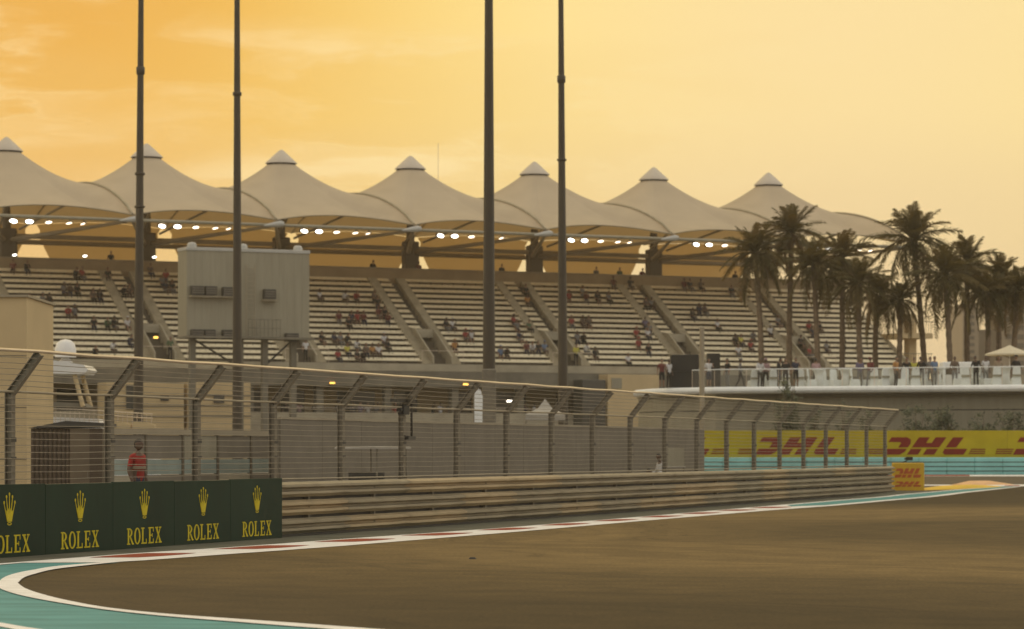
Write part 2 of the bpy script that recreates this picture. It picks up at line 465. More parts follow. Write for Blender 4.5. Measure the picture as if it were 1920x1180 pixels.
# barrier line: local x runs along it away from the camera, local y away from the track
BP = Vector((-4.96, 63.5, 0.0)); BANG = math.atan2(0.9493, 0.3142)
bdir = Vector((0.3142, 0.9493)); bnor = Vector((-0.9493, 0.3142))
def bl(s, off=0.0):
    return Vector((BP.x, BP.y)) + bdir * s + bnor * off
sheet('verge', [*[tuple(on(B_c, y) * 0.97 + on(A_c, y) * 0.03) for y in (49, 52, 56, 60, 66, 74, 82, 92, 102, 112, 120, 127)], tuple(bl(68.5)), *[tuple(bl(s, 0.5)) for s in (68, 40, 10, -10, -24)], (-16, 38)], 0.008, M_verge)
# cyan paint inside the hairpin
cy = [(-420, 1078), (0, 1061), (43, 1057), (200, 1056.2), (222, 1056.3), (100, 1067), (45, 1078), (18, 1090), (16, 1100), (40, 1111), (83, 1123), (133, 1134), (200, 1144.5), (300, 1155), (433, 1165.5), (583, 1177)]
sheet('cyan_run_off', [unp(*p).xy for p in cy] + [Vector((0.9, 27.3)), Vector((7.0, 20)), Vector((13, 12)), Vector((-30, 12)), Vector((-30, 42))], 0.008, M_cyan)
# kerb
Ys = [48.5 + 1.5 * i for i in range(66)]
wedge = [unp(*p).xy for p in ((200, 1056), (43, 1056.6), (0, 1060.2), (-120, 1066), (-120, 1064))]
kerb = sheet('kerb', [tuple(on(B_c, y)) for y in Ys if y > 50] + [tuple(on(A_c, y)) for y in reversed(Ys) if y > 49.2] + wedge + [unp(0, 1058).xy], 0.012, M_white)
k = 0
Y0 = 51.2
while Y0 < 97:
    L_ = 2.2
    def lerp(y, f): return on(B_c, y) * (1 - f) + on(A_c, y) * f
    y1 = Y0 + L_
    q = [lerp(Y0, .14), lerp(Y0 + .7, .11), lerp(y1 - .6, .11), lerp(y1, .14), lerp(y1 + .1, .58), lerp(y1 - .7, .64), lerp(Y0 + .7, .64), lerp(Y0 + .1, .58)]
    t_ = sheet('kerb_stripe', q, 0.016, M_red, kind=None, parent=kerb)
    Y0 += 4.4
cyl = [98.5 + 2 * i for i in range(24)]
sheet('kerb_paint', [lerp(98, .5)] + [lerp(y, .16) for y in cyl[1:]] + [lerp(y, .78) for y in reversed(cyl[1:])], 0.016, M_cyan, kind=None, parent=kerb)
# white edge line round the hairpin
wo_up = [(217, 1055.4), (167, 1058.6), (100, 1064.5), (67, 1070), (33, 1076.5), (8, 1085), (-4, 1097)]
wo_dn = [(0, 1106), (33, 1117.5), (83, 1128), (133, 1136.5), (200, 1146.5), (300, 1157.5), (433, 1168.5), (533, 1176.5), (600, 1181.5)]
outer = [unp(*p).xy for p in smooth_px(wo_up + wo_dn, 5)]
inn = [unp(*p).xy for p in smooth_px([(225, 1055.6)] + list(reversed(tip_up)) + tip_dn, 5)]
sheet('edge_line', outer + [Vector((1.2, 27.0)), Vector((7.6, 19.7)), Vector((8.0, 20.0)), Vector((1.5, 27.4))] + list(reversed(inn)), 0.020, M_white)
sheet('edge_line', [unp(*p).xy for p in ((-260, 1152), (0, 1170), (45, 1178), (120, 1189), (60, 1189), (0, 1177.5), (-260, 1158))], 0.016, M_white)
# far side of the track: painted lines before the cyan blocks
def far_strip(name, x0, x1, ya, yb, off, m, par=None):
    xs = [x0 + (x1 - x0) * i / 8 for i in range(9)]
    return sheet(name, [unp(x, ya).xy for x in xs] + [unp(x, yb).xy for x in reversed(xs)], off, m, kind='structure' if not par else None, parent=par)
fk = far_strip('kerb', 1500, 2150, 891.0, 893.6, 0.010, M_white)
far_strip('kerb_stripe', 1560, 1818, 890.9, 893.2, 0.016, M_red, fk)
far_strip('edge_line', 1733, 1872, 909.4, 911.2, 0.010, M_white)
far_strip('edge_line', 1850, 1990, 909.6, 913.2, 0.024, M_white)
far_strip('painted_stripe', 1884, 1912, 911.0, 912.6, 0.028, M_red)

def long_kerb(name, pxs, w, h, m, label, cat):
    """low rounded kerb laid along a ground line"""
    P = [unp(*p) for p in pxs]
    b = MB(); n = len(P); prof = [(-w, 0), (-w * .8, h * .6), (-w * .35, h), (w * .35, h), (w * .8, h * .6), (w, 0)]
    vs = []; fs = []
    for i, p in enumerate(P):
        d = (P[min(i + 1, n - 1)] - P[max(i - 1, 0)]).normalized(); nn = Vector((-d.y, d.x, 0))
        k = min(1, 0.25 + 1.5 * min(i, n - 1 - i) / n * 2)
        for a, z in prof: vs.append(p + nn * a + Vector((0, 0, z * k + 0.004)))
    for i in range(n - 1):
        for j in range(5):
            fs.append((i * 6 + j, i * 6 + j + 1, (i + 1) * 6 + j + 1, (i + 1) * 6 + j))
    fs += [tuple(range(6)), tuple(reversed(range((n - 1) * 6, n * 6)))]
    b.add(vs, fs)
    o = fixn(b.build(name, m))
    return tag(o, label, cat)
long_kerb('sausage_kerb', [(1720, 919.5), (1770, 918), (1820, 915.8), (1862, 913.2)], 0.45, 0.16, M_yellowp, 'low yellow kerb running on from the end of the barrier', 'kerb')
long_kerb('sausage_kerb', [(1795, 910.6), (1822, 910.2), (1850, 909.8), (1885, 909.2)], 0.7, 0.2, M_sandkerb, 'humped orange kerb beyond the yellow one', 'kerb')
# scraps of rubber lying on the track
for (x, y, w_), lb in zip(((886, 1049, .09),), ('dark scrap of tyre rubber on the open track',)):
    p = unp(x, y); b = MB()
    rr = random.Random(x)
    ring = [(w_ * math.cos(a) * rr.uniform(.7, 1.2), w_ * .6 * math.sin(a) * rr.uniform(.7, 1.2), 0.0) for a in [i * math.pi / 4 for i in range(8)]]
    top = [(q[0] * .6, q[1] * .6, .03) for q in ring]
    b.add(ring + top, [tuple(range(8, 16))] + [(i, (i + 1) % 8, 8 + (i + 1) % 8, 8 + i) for i in range(8)])
    tag(b.build('debris', M_black if w_ > .05 else M_white, loc=(p.x, p.y, .0055)), lb, 'debris')

# ================================================================== THE BARRIER
bar = empty('crash_barrier', BP + Vector((*(bdir * -.35), 0)), BANG, 'triple corrugated steel barrier along the far edge of the track', 'barrier')
prof = [(0.0, -.02), (.012, -.03), (.07, -.15), (.118, -.155), (.142, .0), (.178, .012), (.222, -.15), (.275, -.155), (.318, -.03), (.33, -.02)]
def rail_mesh(seed):
    rr = random.Random(seed); b = MB(); n = 9; vs = []
    for i in range(n):
        x = -0.06 + 4.12 * i / (n - 1)
        dy, dz_ = rr.uniform(-.008, .008), rr.uniform(-.004, .004)
        for (z, y) in prof: vs.append((x, y + dy * (1 if 0 < i < n - 1 else 0), z + dz_))
    m_ = len(prof)
    fs = [(i * m_ + j, (i + 1) * m_ + j, (i + 1) * m_ + j + 1, i * m_ + j + 1) for i in range(n - 1) for j in range(m_ - 1)]
    b.add(vs, fs, 0, False)
    # bolted end plate
    b.box((3.70, -.160, .085), (3.98, -.156, .105))
    return b
rails = [(rail_mesh(i).mesh('rail', M_rail), rail_mesh(i).mesh('rail', M_rail2)) for i in range(4)]
pm = MB().box((-.05, .0, 0.0), (.05, .1, 1.19)).mesh('barrier_post', M_steel)
for i in range(17):
    for j in range(3):
        mm = rails[(i * 2 + j) % 4][1 if random.random() < .26 else 0]
        link('rail', mm, bar, (i * 4.0, (0.0 if (i + j) % 2 else -.012) , .065 + j * .395))
    link('barrier_post', pm, bar, (i * 4.0 + 2, 0, 0))
link('barrier_post', pm, bar, (.1, 0, 0))
# dark timber strip standing in for shade under the rails
MB().box((0, -.01, .004), (68, .06, .07)).build('shade_sill', M_dark, bar)
MB().box((0, .101, .1), (68, .13, 1.17)).build('gap_shade_board', M_dark, bar)  # dark panel added so the gaps between rails read as shade

# ================================================================== THE CATCH FENCE
fen = empty('catch_fence', BP, BANG, 'tall steel debris fence with cranked posts behind the barrier', 'fence')
FY = 0.22; ZK = 2.90; AY, AZ = -0.55, 3.58; SP = 3.96; S0 = -11.75 - SP; NP = 22
pb = MB()
for (a, c) in ((-.07, -.055), (.055, .07)):
    pb.box((-.07, a, 0), (.07, c, ZK))
pb.box((-.012, -.054, 0), (.012, .054, ZK - .01))
post_me = pb.mesh('post', M_steel)
ab_ = MB()
d_ = Vector((0, AY, AZ - ZK)); Ln = d_.length
ang = math.atan2(-d_.y, d_.z)
T = Matrix.Translation((0, 0, ZK - .05)) @ Matrix.Rotation(ang, 4, 'X')
for (a, c) in ((-.07, -.055), (.055, .07)): ab_.box((-.065, a, 0), (.065, c, Ln + .05), 0, T)
ab_.box((-.012, -.054, 0), (.012, .054, Ln + .04), 0, T)
arm_me = ab_.mesh('arm', M_steel)
cl_me = MB().box((-.085, -.085, -.04), (.085, -.072, .04)).box((-.085, -.085, -.34), (.085, -.072, -.30)).mesh('clamp', M_dark)
for i in range(NP):
    po = link('post', post_me, fen, (S0 + i * SP, FY, 0))
    link('arm', arm_me, po)
    link('clamp', cl_me, po, (0, 0, 2.05))
def along(name, y, z, r, m, n=6, sag=0.0):
    b = MB(); pts = []
    for i in range(NP - 1):
        for kx in (0, .5):
            pts.append((S0 + (i + kx) * SP, y, z - (sag if kx else 0) + random.uniform(-.006, .006)))
    pts.append((S0 + (NP - 1) * SP, y, z))
    b.tube(pts, r, n)
    return b.build(name, m, fen)
along('top_rail', FY + AY - .02, AZ + .02, .033, M_tubebright, 8, .01)
along('mid_rail', FY - .10, ZK, .022, M_truss, 6, .01)
along('lower_rail', FY - .10, 1.24, .02, M_truss, 6)
nz = 14
for j in range(1, nz):
    along('cable', FY - .09, 1.24 + (ZK - 1.24) * j / nz, .0085, M_wire, 4, .012)
for j in range(1, 7):
    f = j / 7
    along('cable', FY - .09 + AY * f, ZK + (AZ - ZK) * f, .0085, M_wire, 4, .012)
wb = MB(); w_ = .0011
for i in range(int(SP / .066)):
    x = .033 + i * .066
    y0, y1 = FY - .098, FY - .098 + AY
    wb.add([(x - w_, y0, 1.22), (x + w_, y0 + w_, 1.22), (x + w_, y0 + w_, ZK), (x - w_, y0, ZK), (x - w_, y1, AZ), (x + w_, y1 + w_, AZ)], [(0, 1, 2, 3), (3, 2, 5, 4)])
for j in range(int((ZK - 1.22) / .06)):
    z = 1.25 + j * .06
    wb.add([(0, y0 - .003, z - w_), (SP, y0 - .003, z - w_), (SP, y0 - .003, z + w_), (0, y0 - .003, z + w_)], [(0, 1, 2, 3)])
wme = wb.mesh('mesh_panel', M_mesh)
for i in range(NP - 1):
    o = link('mesh_panel', wme, fen, (S0 + i * SP, 0, 0)); o['kind'] = 'stuff'

# camera gantry clamped to a post
cg = empty('camera_bracket', (*bl(S0 + 6 * SP, FY), 2.0), BANG, 'small dark camera gantry clamped to a fence post', 'bracket')
MB().box((-.75, -.16, 1.02), (.5, .02, 1.12)).build('roof_plate', M_dark, cg)
MB().box((-.75, -.18, 1.122), (.5, .04, 1.135)).build('cover', M_truss, cg)
MB().tube([(.42, -.09, 1.02), (.42, -.09, .2), (-.05, -.09, .2)], .028, 6).build('frame', M_dark, cg)
MB().box((.0, -.17, .12), (.5, -.01, .2)).build('tray', M_dark, cg)
MB().bbox((-.3, -.16, .72), (.1, .0, .95), .02).tube([(-.3, -.08, .84), (-.44, -.08, .82)], .06, 10).build('camera_body', M_black, cg)

# ================================================================== ADVERTISING BOARDS
def quads(b, rects, w, h, ox, oz, y0, y1):
    for p in rects:
        b.prism([(ox + q[0] * w, oz + q[1] * h) for q in p], y0, y1, 'y')
def rc(a, b, c, d): return [(a, b), (c, b), (c, d), (a, d)]
def arc(cx, cz, rx, rz, a0, a1, n): return [(cx + rx * math.cos(a0 + (a1 - a0) * i / n), cz + rz * math.sin(a0 + (a1 - a0) * i / n)) for i in range(n + 1)]
hp = math.pi / 2
LET = {
 'R': [rc(0, 0, .50, .08), rc(.12, .08, .34, .92), rc(0, .92, .34, 1.0),
       arc(.34, .725, .50, .275, -hp, hp, 10) + list(reversed(arc(.34, .725, .27, .20, -hp, hp, 10))), [(.42, .448), (.64, .452), (.98, .08), (1.06, .08), (1.06, 0), (.80, 0)]],
 'O': [arc(.5, .5, .5, .51, -hp, hp, 14) + list(reversed(arc(.5, .5, .27, .43, -hp, hp, 14))), arc(.5, .5, .5, .51, hp, 3 * hp, 14) + list(reversed(arc(.5, .5, .27, .43, hp, 3 * hp, 14)))],
 'L': [rc(0, 0, .86, .08), rc(.12, .08, .34, .92), rc(0, .92, .48, 1.0), rc(.76, .081, .86, .30)],
 'E': [rc(0, 0, .86, .08), rc(.12, .08, .34, .92), rc(0, .92, .86, 1.0), rc(.341, .46, .60, .54), rc(.76, .081, .86, .28), rc(.76, .72, .86, .919), rc(.601, .38, .67, .62)],
 'X': [[(.08, .92), (.34, .92), (.53, .62), (.74, .92), (.86, .92), (.59, .53), (.95, .08), (.67, .08), (.46, .42), (.22, .08), (.10, .08), (.40, .50)], rc(0, .921, .46, 1.0), rc(.62, .921, .98, 1.0), rc(0, 0, .34, .079), rc(.55, 0, 1.04, .079)],
}
let_me = {}
for ch, rs in LET.items():
    b = MB(); quads(b, rs, .274, .31, 0, 0, -.006, 0); let_me[ch] = fixn(b.build('letter', M_gold)).data
for o in [o for o in bpy.data.objects if o.name.startswith('letter')]: bpy.data.objects.remove(o)
# five-pointed crown emblem: prongs with ball tips over a flattened oval foot
cb = MB()
tips = [(-.245, .40), (-.135, .50), (0, .545), (.135, .50), (.245, .40)]
foot = [-.085, -.045, 0, .045, .085]
for (tx, tz), fx in zip(tips, foot):
    cb.prism([(fx - .02, .055), (fx + .02, .055), (tx * .98 + .011, tz - .03), (tx * .98 - .011, tz - .03)], -.006, 0, 'y')
    cb.prism(arc(tx, tz - .004, .03, .03, 0, 2 * math.pi * 11 / 12, 11), -.0075, -.0005, 'y')
cb.prism([(-.105, .058), (.105, .058), (.15, .26), (.085, .23), (.055, .30), (0, .24), (-.055, .30), (-.085, .23), (-.15, .26)], -.0085, -.0065, 'y')
ov = arc(0, .02, .10, .028, 0, 2 * math.pi, 20)[:-1]; oi = arc(0, .02, .07, .013, 0, 2 * math.pi, 20)[:-1]
for i in range(20):
    j = (i + 1) % 20
    cb.prism([ov[i], ov[j], oi[j], oi[i]], -.006, 0, 'y')
crown_me = cb.mesh('crown_emblem', M_gold)
gb = empty('advertising_board', BP, BANG, 'dark green advertising boards with gold crowns along the left of the barrier', 'advertising board')
PW = 2.71
for k in range(-6, 0):
    x0 = k * PW - .45
    pn = MB().bbox((x0 + .004, -.24, .012), (x0 + PW - .004, -.19, 1.262 + (.012 if k % 2 else 0)), .008).build('panel', M_green, gb)
    cx = x0 + PW / 2
    x = cx - .765
    for ch in 'ROLEX':
        link('letter', let_me[ch], pn, (x, -.2405, .085)); x += .310
    link('crown_emblem', crown_me, pn, (cx, -.2405, .572), None, (.80, 1, .98))
    MB().box((cx - .03, -.189, 0), (cx + .03, -.12, 1.2)).build('support', M_steel, gb)

# yellow and red logo drawn as slanted blocks, in units of zoomed photo pixels
def P3(pts): return [((x - 850) / 3.933, (1137 - y) / 3.933) for x, y in pts]
LOGO = [[(893, 1008), (1008, 1008), (1036, 1026), (1032, 1056), (1012, 1083), (940, 1083), (964, 1050), (952, 1043), (868, 1043)],
        [(862, 1093), (1006, 1093), (988, 1116), (952, 1136), (836, 1136)],
        [(1095, 1008), (1175, 1008), (1146, 1050), (1188, 1050), (1217, 1008), (1297, 1008), (1243, 1083), (1041, 1083)],
        [(1034, 1093), (1116, 1093), (1086, 1136), (1004, 1136)], [(1152, 1093), (1236, 1093), (1206, 1136), (1122, 1136)],
        [(1345, 1008), (1424, 1008), (1369, 1083), (1290, 1083)], [(1283, 1093), (1452, 1093), (1422, 1136), (1282, 1136), (1268, 1118)]]
STRIPES = [[(1478 - 7 * i, 1093 + 15 * i), (1586 - 2 * i, 1093 + 15 * i), (1582 - 2 * i, 1101 + 15 * i), (1472 - 7 * i, 1101 + 15 * i)] for i in range(3)] + \
          [[(1668 - 4 * i, 1093 + 15 * i), (1796 - 8 * i, 1093 + 15 * i), (1790 - 8 * i, 1101 + 15 * i), (1664 - 4 * i, 1101 + 15 * i)] for i in range(3)]
YB = 160.0; pxm = F / YB
def logo_parts(parent, loc, sc, m, stripes=True, depth=.012):
    groups = {'letter': [[0, 1], [2, 3, 4], [5, 6]]}
    for gidx in groups['letter']:
        b = MB()
        for i in gidx: b.prism([(p[0] * sc, p[1] * sc) for p in P3(LOGO[i])], -depth, 0, 'y')
        fixn(b.build('letter', m, parent, loc))
    if stripes:
        for s_ in STRIPES:
            b = MB().prism([(p[0] * sc, p[1] * sc) for p in P3(s_)], -depth, 0, 'y')
            fixn(b.build('stripe', m, parent, loc))
PERIOD = 241.5
ang_b = math.atan2(-0.5, 16.0) * 0
names = ['yellow board with red slanted lettering, leftmost and seen through the fence', 'yellow board with red slanted lettering half hidden by the fence end', 'yellow board with red slanted lettering, clear of the fence', 'yellow board at the right edge with only the start of its lettering']
for i in range(4):
    xL = 1661 - PERIOD * (2 - i) - 14
    pL = at(xL, 858, YB); W = PERIOD / pxm
    bd = empty('advertising_board', (pL.x, YB, pL.z), 0, names[i], 'advertising board', 'yellow boards above the cyan blocks')
    MB().bbox((.003, 0, .0), (W - .003, .10, 1.45), .01).build('panel', M_yellow, bd)
    logo_parts(bd, (14 / pxm, -.001, 5 / pxm), 1 / pxm, M_redl)
    for sx in (W * .25, W * .75): MB().box((sx - .05, .101, -.9), (sx + .05, .2, 1.3)).build('support', M_steel, bd)

# cyan energy-absorbing blocks below the yellow boards
tb0 = at(1250, 890, YB - .9)
tp = empty('block_barrier', (tb0.x, YB - .9, gh(YB)), 0, 'row of cyan crash blocks tied with dark belts under yellow boards', 'barrier')
nb_ = 14
for i in range(nb_):
    x = i * 1.5
    MB().bbox((x + .004, 0, .012), (x + 1.496, .8, .93), .035).build('block', M_tec, tp)
for z in (.18, .42, .66):
    MB().box((0, -.012, z), (nb_ * 1.5, -.002, z + .045)).build('belt', M_dark, tp)

# yellow foam end board where the barrier stops
eb0 = at(1675, 920, 128.6)
eb = empty('advertising_board', (eb0.x, 128.6, gh(128.6)), 0, 'small yellow end board with orange-red print closing off the barrier', 'advertising board')
hb = eb0.z - gh(128.6)
MB().bbox((0, 0, hb), (1.345, .6, hb + 1.2), .03).build('block', M_yellow2, eb)
MB().box((.1, .1, 0), (.25, .5, hb)).box((1.1, .1, 0), (1.25, .5, hb)).build('foot', M_steel, eb)
for i, gidx in enumerate(([0, 1], [2, 3, 4], [5, 6])):
    b = MB()
    for q in gidx: b.prism([((p[0] - i * 3) * .0078, p[1] * .0125) for p in P3(LOGO[q])], -.01, 0, 'y')
    fixn(b.build('letter', M_orangel, eb, (.07, -.001, hb + .55)))
    b = MB()
    for q in gidx: b.prism([((p[0] - i * 3) * .0078, p[1] * .0072) for p in P3(LOGO[q])], -.01, 0, 'y')
    fixn(b.build('letter', M_orangel, eb, (.07, -.001, hb + .16)))
tc0 = empty('trackside_camera', (at(1700, 868, 128.9).x, 128.9, hb + 1.2), 0, 'little dark camera on an arm above the small yellow end board', 'camera')
MB().tube([(-.25, 0, 0), (-.2, 0, .1), (.05, 0, .25)], .025, 6).build('arm', M_black, tc0)
MB().bbox((-.02, -.09, .22), (.26, .09, .38), .02).tube([(-.02, 0, .3), (-.1, 0, .29)], .05, 8).build('camera_body', M_black, tc0)

# ================================================================== THE GRANDSTAND
SO = Vector((-38.75, 227.6, 0.0)); SANG = math.atan2(0.4321, 0.9018)
sdir = Vector((0.9018, 0.4321)); snor = Vector((-0.4321, 0.9018))
S = 11.26
GB = 0.56
def st(u, v, z=0.0):
    p = Vector((SO.x, SO.y)) + sdir * u + snor * v
    return Vector((p.x, p.y, z))
def ray_st(x, y, v):
    """u, z where the pixel ray meets the vertical plane v of the stand"""
    d = Vector(((x - 960) / F, 1.0)); o = Vector((SO.x, SO.y))
    tt = (o.dot(snor) + v) / d.dot(snor)
    p = d * tt
    return (p - o).dot(sdir), CAMH + (HZ - y) / F * tt
UL, UR = -1.75 * S, 6.56 * S
NR, TR, RI = 16, .70, .45
V0, Z0 = -12.4, 8.55
gs = empty('grandstand', (*SO.xy, GB), SANG, 'long open grandstand with cream seat rows under the tent roofs', 'grandstand')
def G(b, name, m):
    o = b.build(name, m, gs); o.location = (0, 0, -GB); return o
# stepped concrete deck
pts = [(V0 - .5, Z0 - .5)]
for r in range(NR):
    pts += [(V0 + TR * r, Z0 + RI * r - (RI if r else .5)), (V0 + TR * r, Z0 + RI * r)] if r else [(V0 - .5, Z0), ]
vB = V0 + TR * NR; zB = Z0 + RI * (NR - 1)
pts += [(vB, zB), (vB, zB - .9), (V0 + 1, Z0 - .9)]
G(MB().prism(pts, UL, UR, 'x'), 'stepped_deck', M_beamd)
# seat rows: a run of moulded seats, mesh shared by every run of the same length
def seats(n):
    b = MB()
    for i in range(n):
        a, c = i * .5 + .012, i * .5 + .488
        b.prism([(.30, .205), (.33, .195), (.40, .215), (.66, .22), (.72, .445), (.69, .445), (.62, .265), (.36, .265)], a, c, 'x')
    for i in range(0, n, 2):
        b.prism([(.48, .0), (.54, .0), (.54, .21), (.48, .21)], i * .5 + .22, i * .5 + .28, 'x', 1)
    return b.mesh('seat_row', [M_seat, M_dark])
aisles = []
for kk in range(-2, 7):
    aisles += [((kk + .5) * S + 1.5, (kk + .5) * S + 4.0)]
AW = .38
LONG = S - 2.5 - 2 * AW
nl = int(LONG / .5); seat_long = seats(nl); seat_short = seats(2)
VOM = 6
for i, (a1, a2) in enumerate(aisles):
    for r in range(NR):
        v = V0 + TR * r - .38; z = Z0 + RI * r - GB
        if i < len(aisles) - 1 and a2 + LONG < UR + 1 and a2 + LONG > UL - .5:
            o = link('seat_row', seat_long, gs, (a2 + AW + .05, v, z))
        if r >= VOM and UL < a1 and a2 < UR:
            link('seat_row', seat_short, gs, (a1 + AW + .12, v, z))
# stairs and vomitories
for i, (a1, a2) in enumerate(aisles):
    if a1 < UL or a2 > UR: continue
    for a in (a1, a2):
        b = MB(); sp = [(V0 - .48, Z0 + .004)]
        for r in range(2 * NR):
            sp += [(V0 - .28 + TR / 2 * r, Z0 + RI / 2 * r + .01), (V0 - .28 + TR / 2 * r, Z0 + RI / 2 * (r + 1) + .01)]
        sp += [(V0 - .28 + TR * NR, Z0 + RI * NR + .01), (V0 - .28 + TR * NR, Z0 + RI * NR - .25), (V0 + .3, Z0 - .3)]
        b.prism(sp, a - AW, a + AW, 'x')
        o = G(b, 'stair', M_stair)
    # entrance: two flanking walls, a lintel, a black panel for the shade inside the opening
    v1 = V0 + TR * VOM
    zt = Z0 + RI * VOM
    wl = MB()
    for (x0, x1) in ((a1 + AW + .01, a1 + AW + .14), (a2 - AW - .14, a2 - AW - .01)):
        wl.prism([(V0 - .45, Z0 + .02), (v1, Z0 + .02), (v1, zt + .30), (v1 - 1.2, zt + .12), (V0 - .45, Z0 + .55)], x0, x1, 'x')
    G(wl, 'entrance_wall', M_conc)
    G(MB().box((a1 + AW + .141, v1 - 1.2, Z0 + 2.15), (a2 - AW - .141, v1 - .02, zt + .12)), 'entrance_lintel', M_conc)
    G(MB().box((a1 + AW + .20, v1 - .62, Z0 + .03), (a2 - AW - .20, v1 - .56, Z0 + 2.14)), 'entrance_dark', M_black)
    G(MB().tube([(a1 - .5, V0 - .42, Z0 + 1.0), (a2 + .5, V0 - .42, Z0 + 1.0)], .025, 6).tube([(a1 - .5, V0 - .42, Z0), (a1 - .5, V0 - .42, Z0 + 1.0)], .02, 6).tube([(a2 + .5, V0 - .42, Z0), (a2 + .5, V0 - .42, Z0 + 1.0)], .02, 6), 'handrail', M_tubebright)
# back wall, front parapet, fascia, lower storey
G(MB().box((UL, vB + .01, zB - .8), (UR, vB + .3, 16.55)), 'back_wall', M_wallb)
G(MB().box((UL, vB - .05, 16.552), (UR, vB + .36, 16.64)), 'coping', M_truss)
G(MB().box((UL, V0 - .80, 7.95), (UR, V0 - .52, 8.52)), 'parapet', M_conc)
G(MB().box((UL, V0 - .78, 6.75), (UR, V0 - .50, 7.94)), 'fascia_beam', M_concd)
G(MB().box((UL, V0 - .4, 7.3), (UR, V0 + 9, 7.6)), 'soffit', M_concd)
VF = V0 - .2
u = UL + 1
while u < UR:
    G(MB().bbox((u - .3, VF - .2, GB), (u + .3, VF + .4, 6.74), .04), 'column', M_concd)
    u += S / 2
# inner concourse wall, doors and a low front wall
G(MB().box((UL, VF + 4.5, GB), (UR, VF + 4.8, 7.29)), 'concourse_wall', M_beige)
u = UL + 2.2; i = 0
while u < UR - 3:
    w = 2.0 if i % 3 else 3.2
    G(MB().box((u, VF + 4.42, 3.9), (u + w, VF + 4.49, 6.5)), 'doorway', M_glass)
    u += w + (1.6 if i % 2 else 2.7); i += 1
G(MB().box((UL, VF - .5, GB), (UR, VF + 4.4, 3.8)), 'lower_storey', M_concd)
G(MB().box((UL, VF - .62, GB), (UR, VF - .505, 4.75)), 'front_wall', M_conc)
G(MB().tube([(UL, VF - .56, 5.1), (UR, VF - .56, 5.1)], .03, 6), 'handrail', M_tubebright)
# tan facade blocks of the lower left storey (flat bands and dark windows)
for (x0, x1, ya, yb) in ((200, 345, 717, 790), (352, 470, 717, 790)):
    vv = VF - 3.0
    (ua, za), (ub, zb2) = ray_st(x0, ya, vv), ray_st(x1, yb, vv)
    G(MB().bbox((ua, vv, GB), (ub, vv + 2.2, za), .03), 'kiosk_wall', M_beige)
    nb = 3
    for j in range(nb):
        zz = za - 1.0 - j * .75
        G(MB().box((ua - .04, vv - .05, zz), (ub + .04, vv - .004, zz + .10)), 'band', M_concd)
for (x0, x1, ya, yb) in ((236, 262, 722, 768), (300, 316, 742, 752), (400, 420, 740, 756)):
    vv = VF - 3.0
    (ua, za), (ub, zb2) = ray_st(x0, ya, vv), ray_st(x1, yb, vv)
    G(MB().box((ua, vv - .09, zb2), (ub, vv - .052, za)), 'window', M_glass)
# beige block and grey door near the right end of the stand
for (x0, x1, ya, yb, m, dv) in ((1140, 1236, 702, 800, M_beige, 2.4), (1092, 1136, 712, 800, M_glass, 2.3)):
    vv = VF - dv
    (ua, za), (ub, zb2) = ray_st(x0, ya, vv), ray_st(x1, yb, vv)
    G(MB().bbox((ua, vv, GB), (ub, vv + 1.6, za), .03), 'kiosk_wall', m)
(ua, za), (ub, zb2) = ray_st(1147, 709, VF - 2.46), ray_st(1166, 729, VF - 2.46)
G(MB().box((ua, VF - 2.46, zb2), (ub, VF - 2.404, za)), 'vent_panel', M_grey)
# end of the stand: pillar with an open landing
uE = UR + .4
G(MB().bbox((uE + 1.2, V0 + 2.5, GB), (uE + 2.0, V0 + 3.3, 13.4), .05), 'end_pillar', M_beige)
for zz in (8.6, 11.3):
    G(MB().box((UR + .01, V0 + 1.0, zz), (uE + 2.6, V0 + 4.6, zz + .45)), 'landing', M_beige)
    b = MB()
    for j in range(12):
        x = UR + .1 + j * .25
        b.box((x, V0 + 1.02, zz + .46), (x + .02, V0 + 1.05, zz + 1.4))
    b.tube([(UR, V0 + 1.03, zz + 1.42), (uE + 2.6, V0 + 1.03, zz + 1.42)], .03, 6)
    G(b, 'balustrade', M_steel)
G(MB().prism([(V0 - .5, Z0 - .6), (vB, zB - .6), (vB, zB + .35), (V0 - .5, Z0 + .35)], UR + .004, UR + .2, 'x'), 'end_wall', M_conc)

# ------------------------------------------------------------------ tent roofs
VFr, VRe = -13.5, 12.2
ZN, ZR, ZP = 19.15, 20.2, 25.86
H = S / 2
def seam_z(v):
    t_ = (v - VFr) / (VRe - VFr)
    return ZN * (1 - t_) + ZR * t_ + 2.8 * (1 - (2 * t_ - 1) ** 2) ** 0.85
def bound(w):
    """boundary point for perimeter parameter w in 0..4 : front, right seam, back, left seam"""
    s_, f = int(w) % 4, w - int(w)
    if s_ == 0:
        x = -H + 2 * H * f; k = 1 - (x / H) ** 2
        return Vector((x, VFr + 1.35 * k, ZN + .62 * k))
    if s_ == 1:
        v = VFr + (VRe - VFr) * f; return Vector((H, v, seam_z(v)))
    if s_ == 2:
        x = H - 2 * H * f; k = 1 - (x / H) ** 2
        return Vector((x, VRe - .5 * k, ZR + .3 * k))
    v = VRe - (VRe - VFr) * f; return Vector((-H, v, seam_z(v)))
RR, ZRing = 1.12, ZP - 1.18
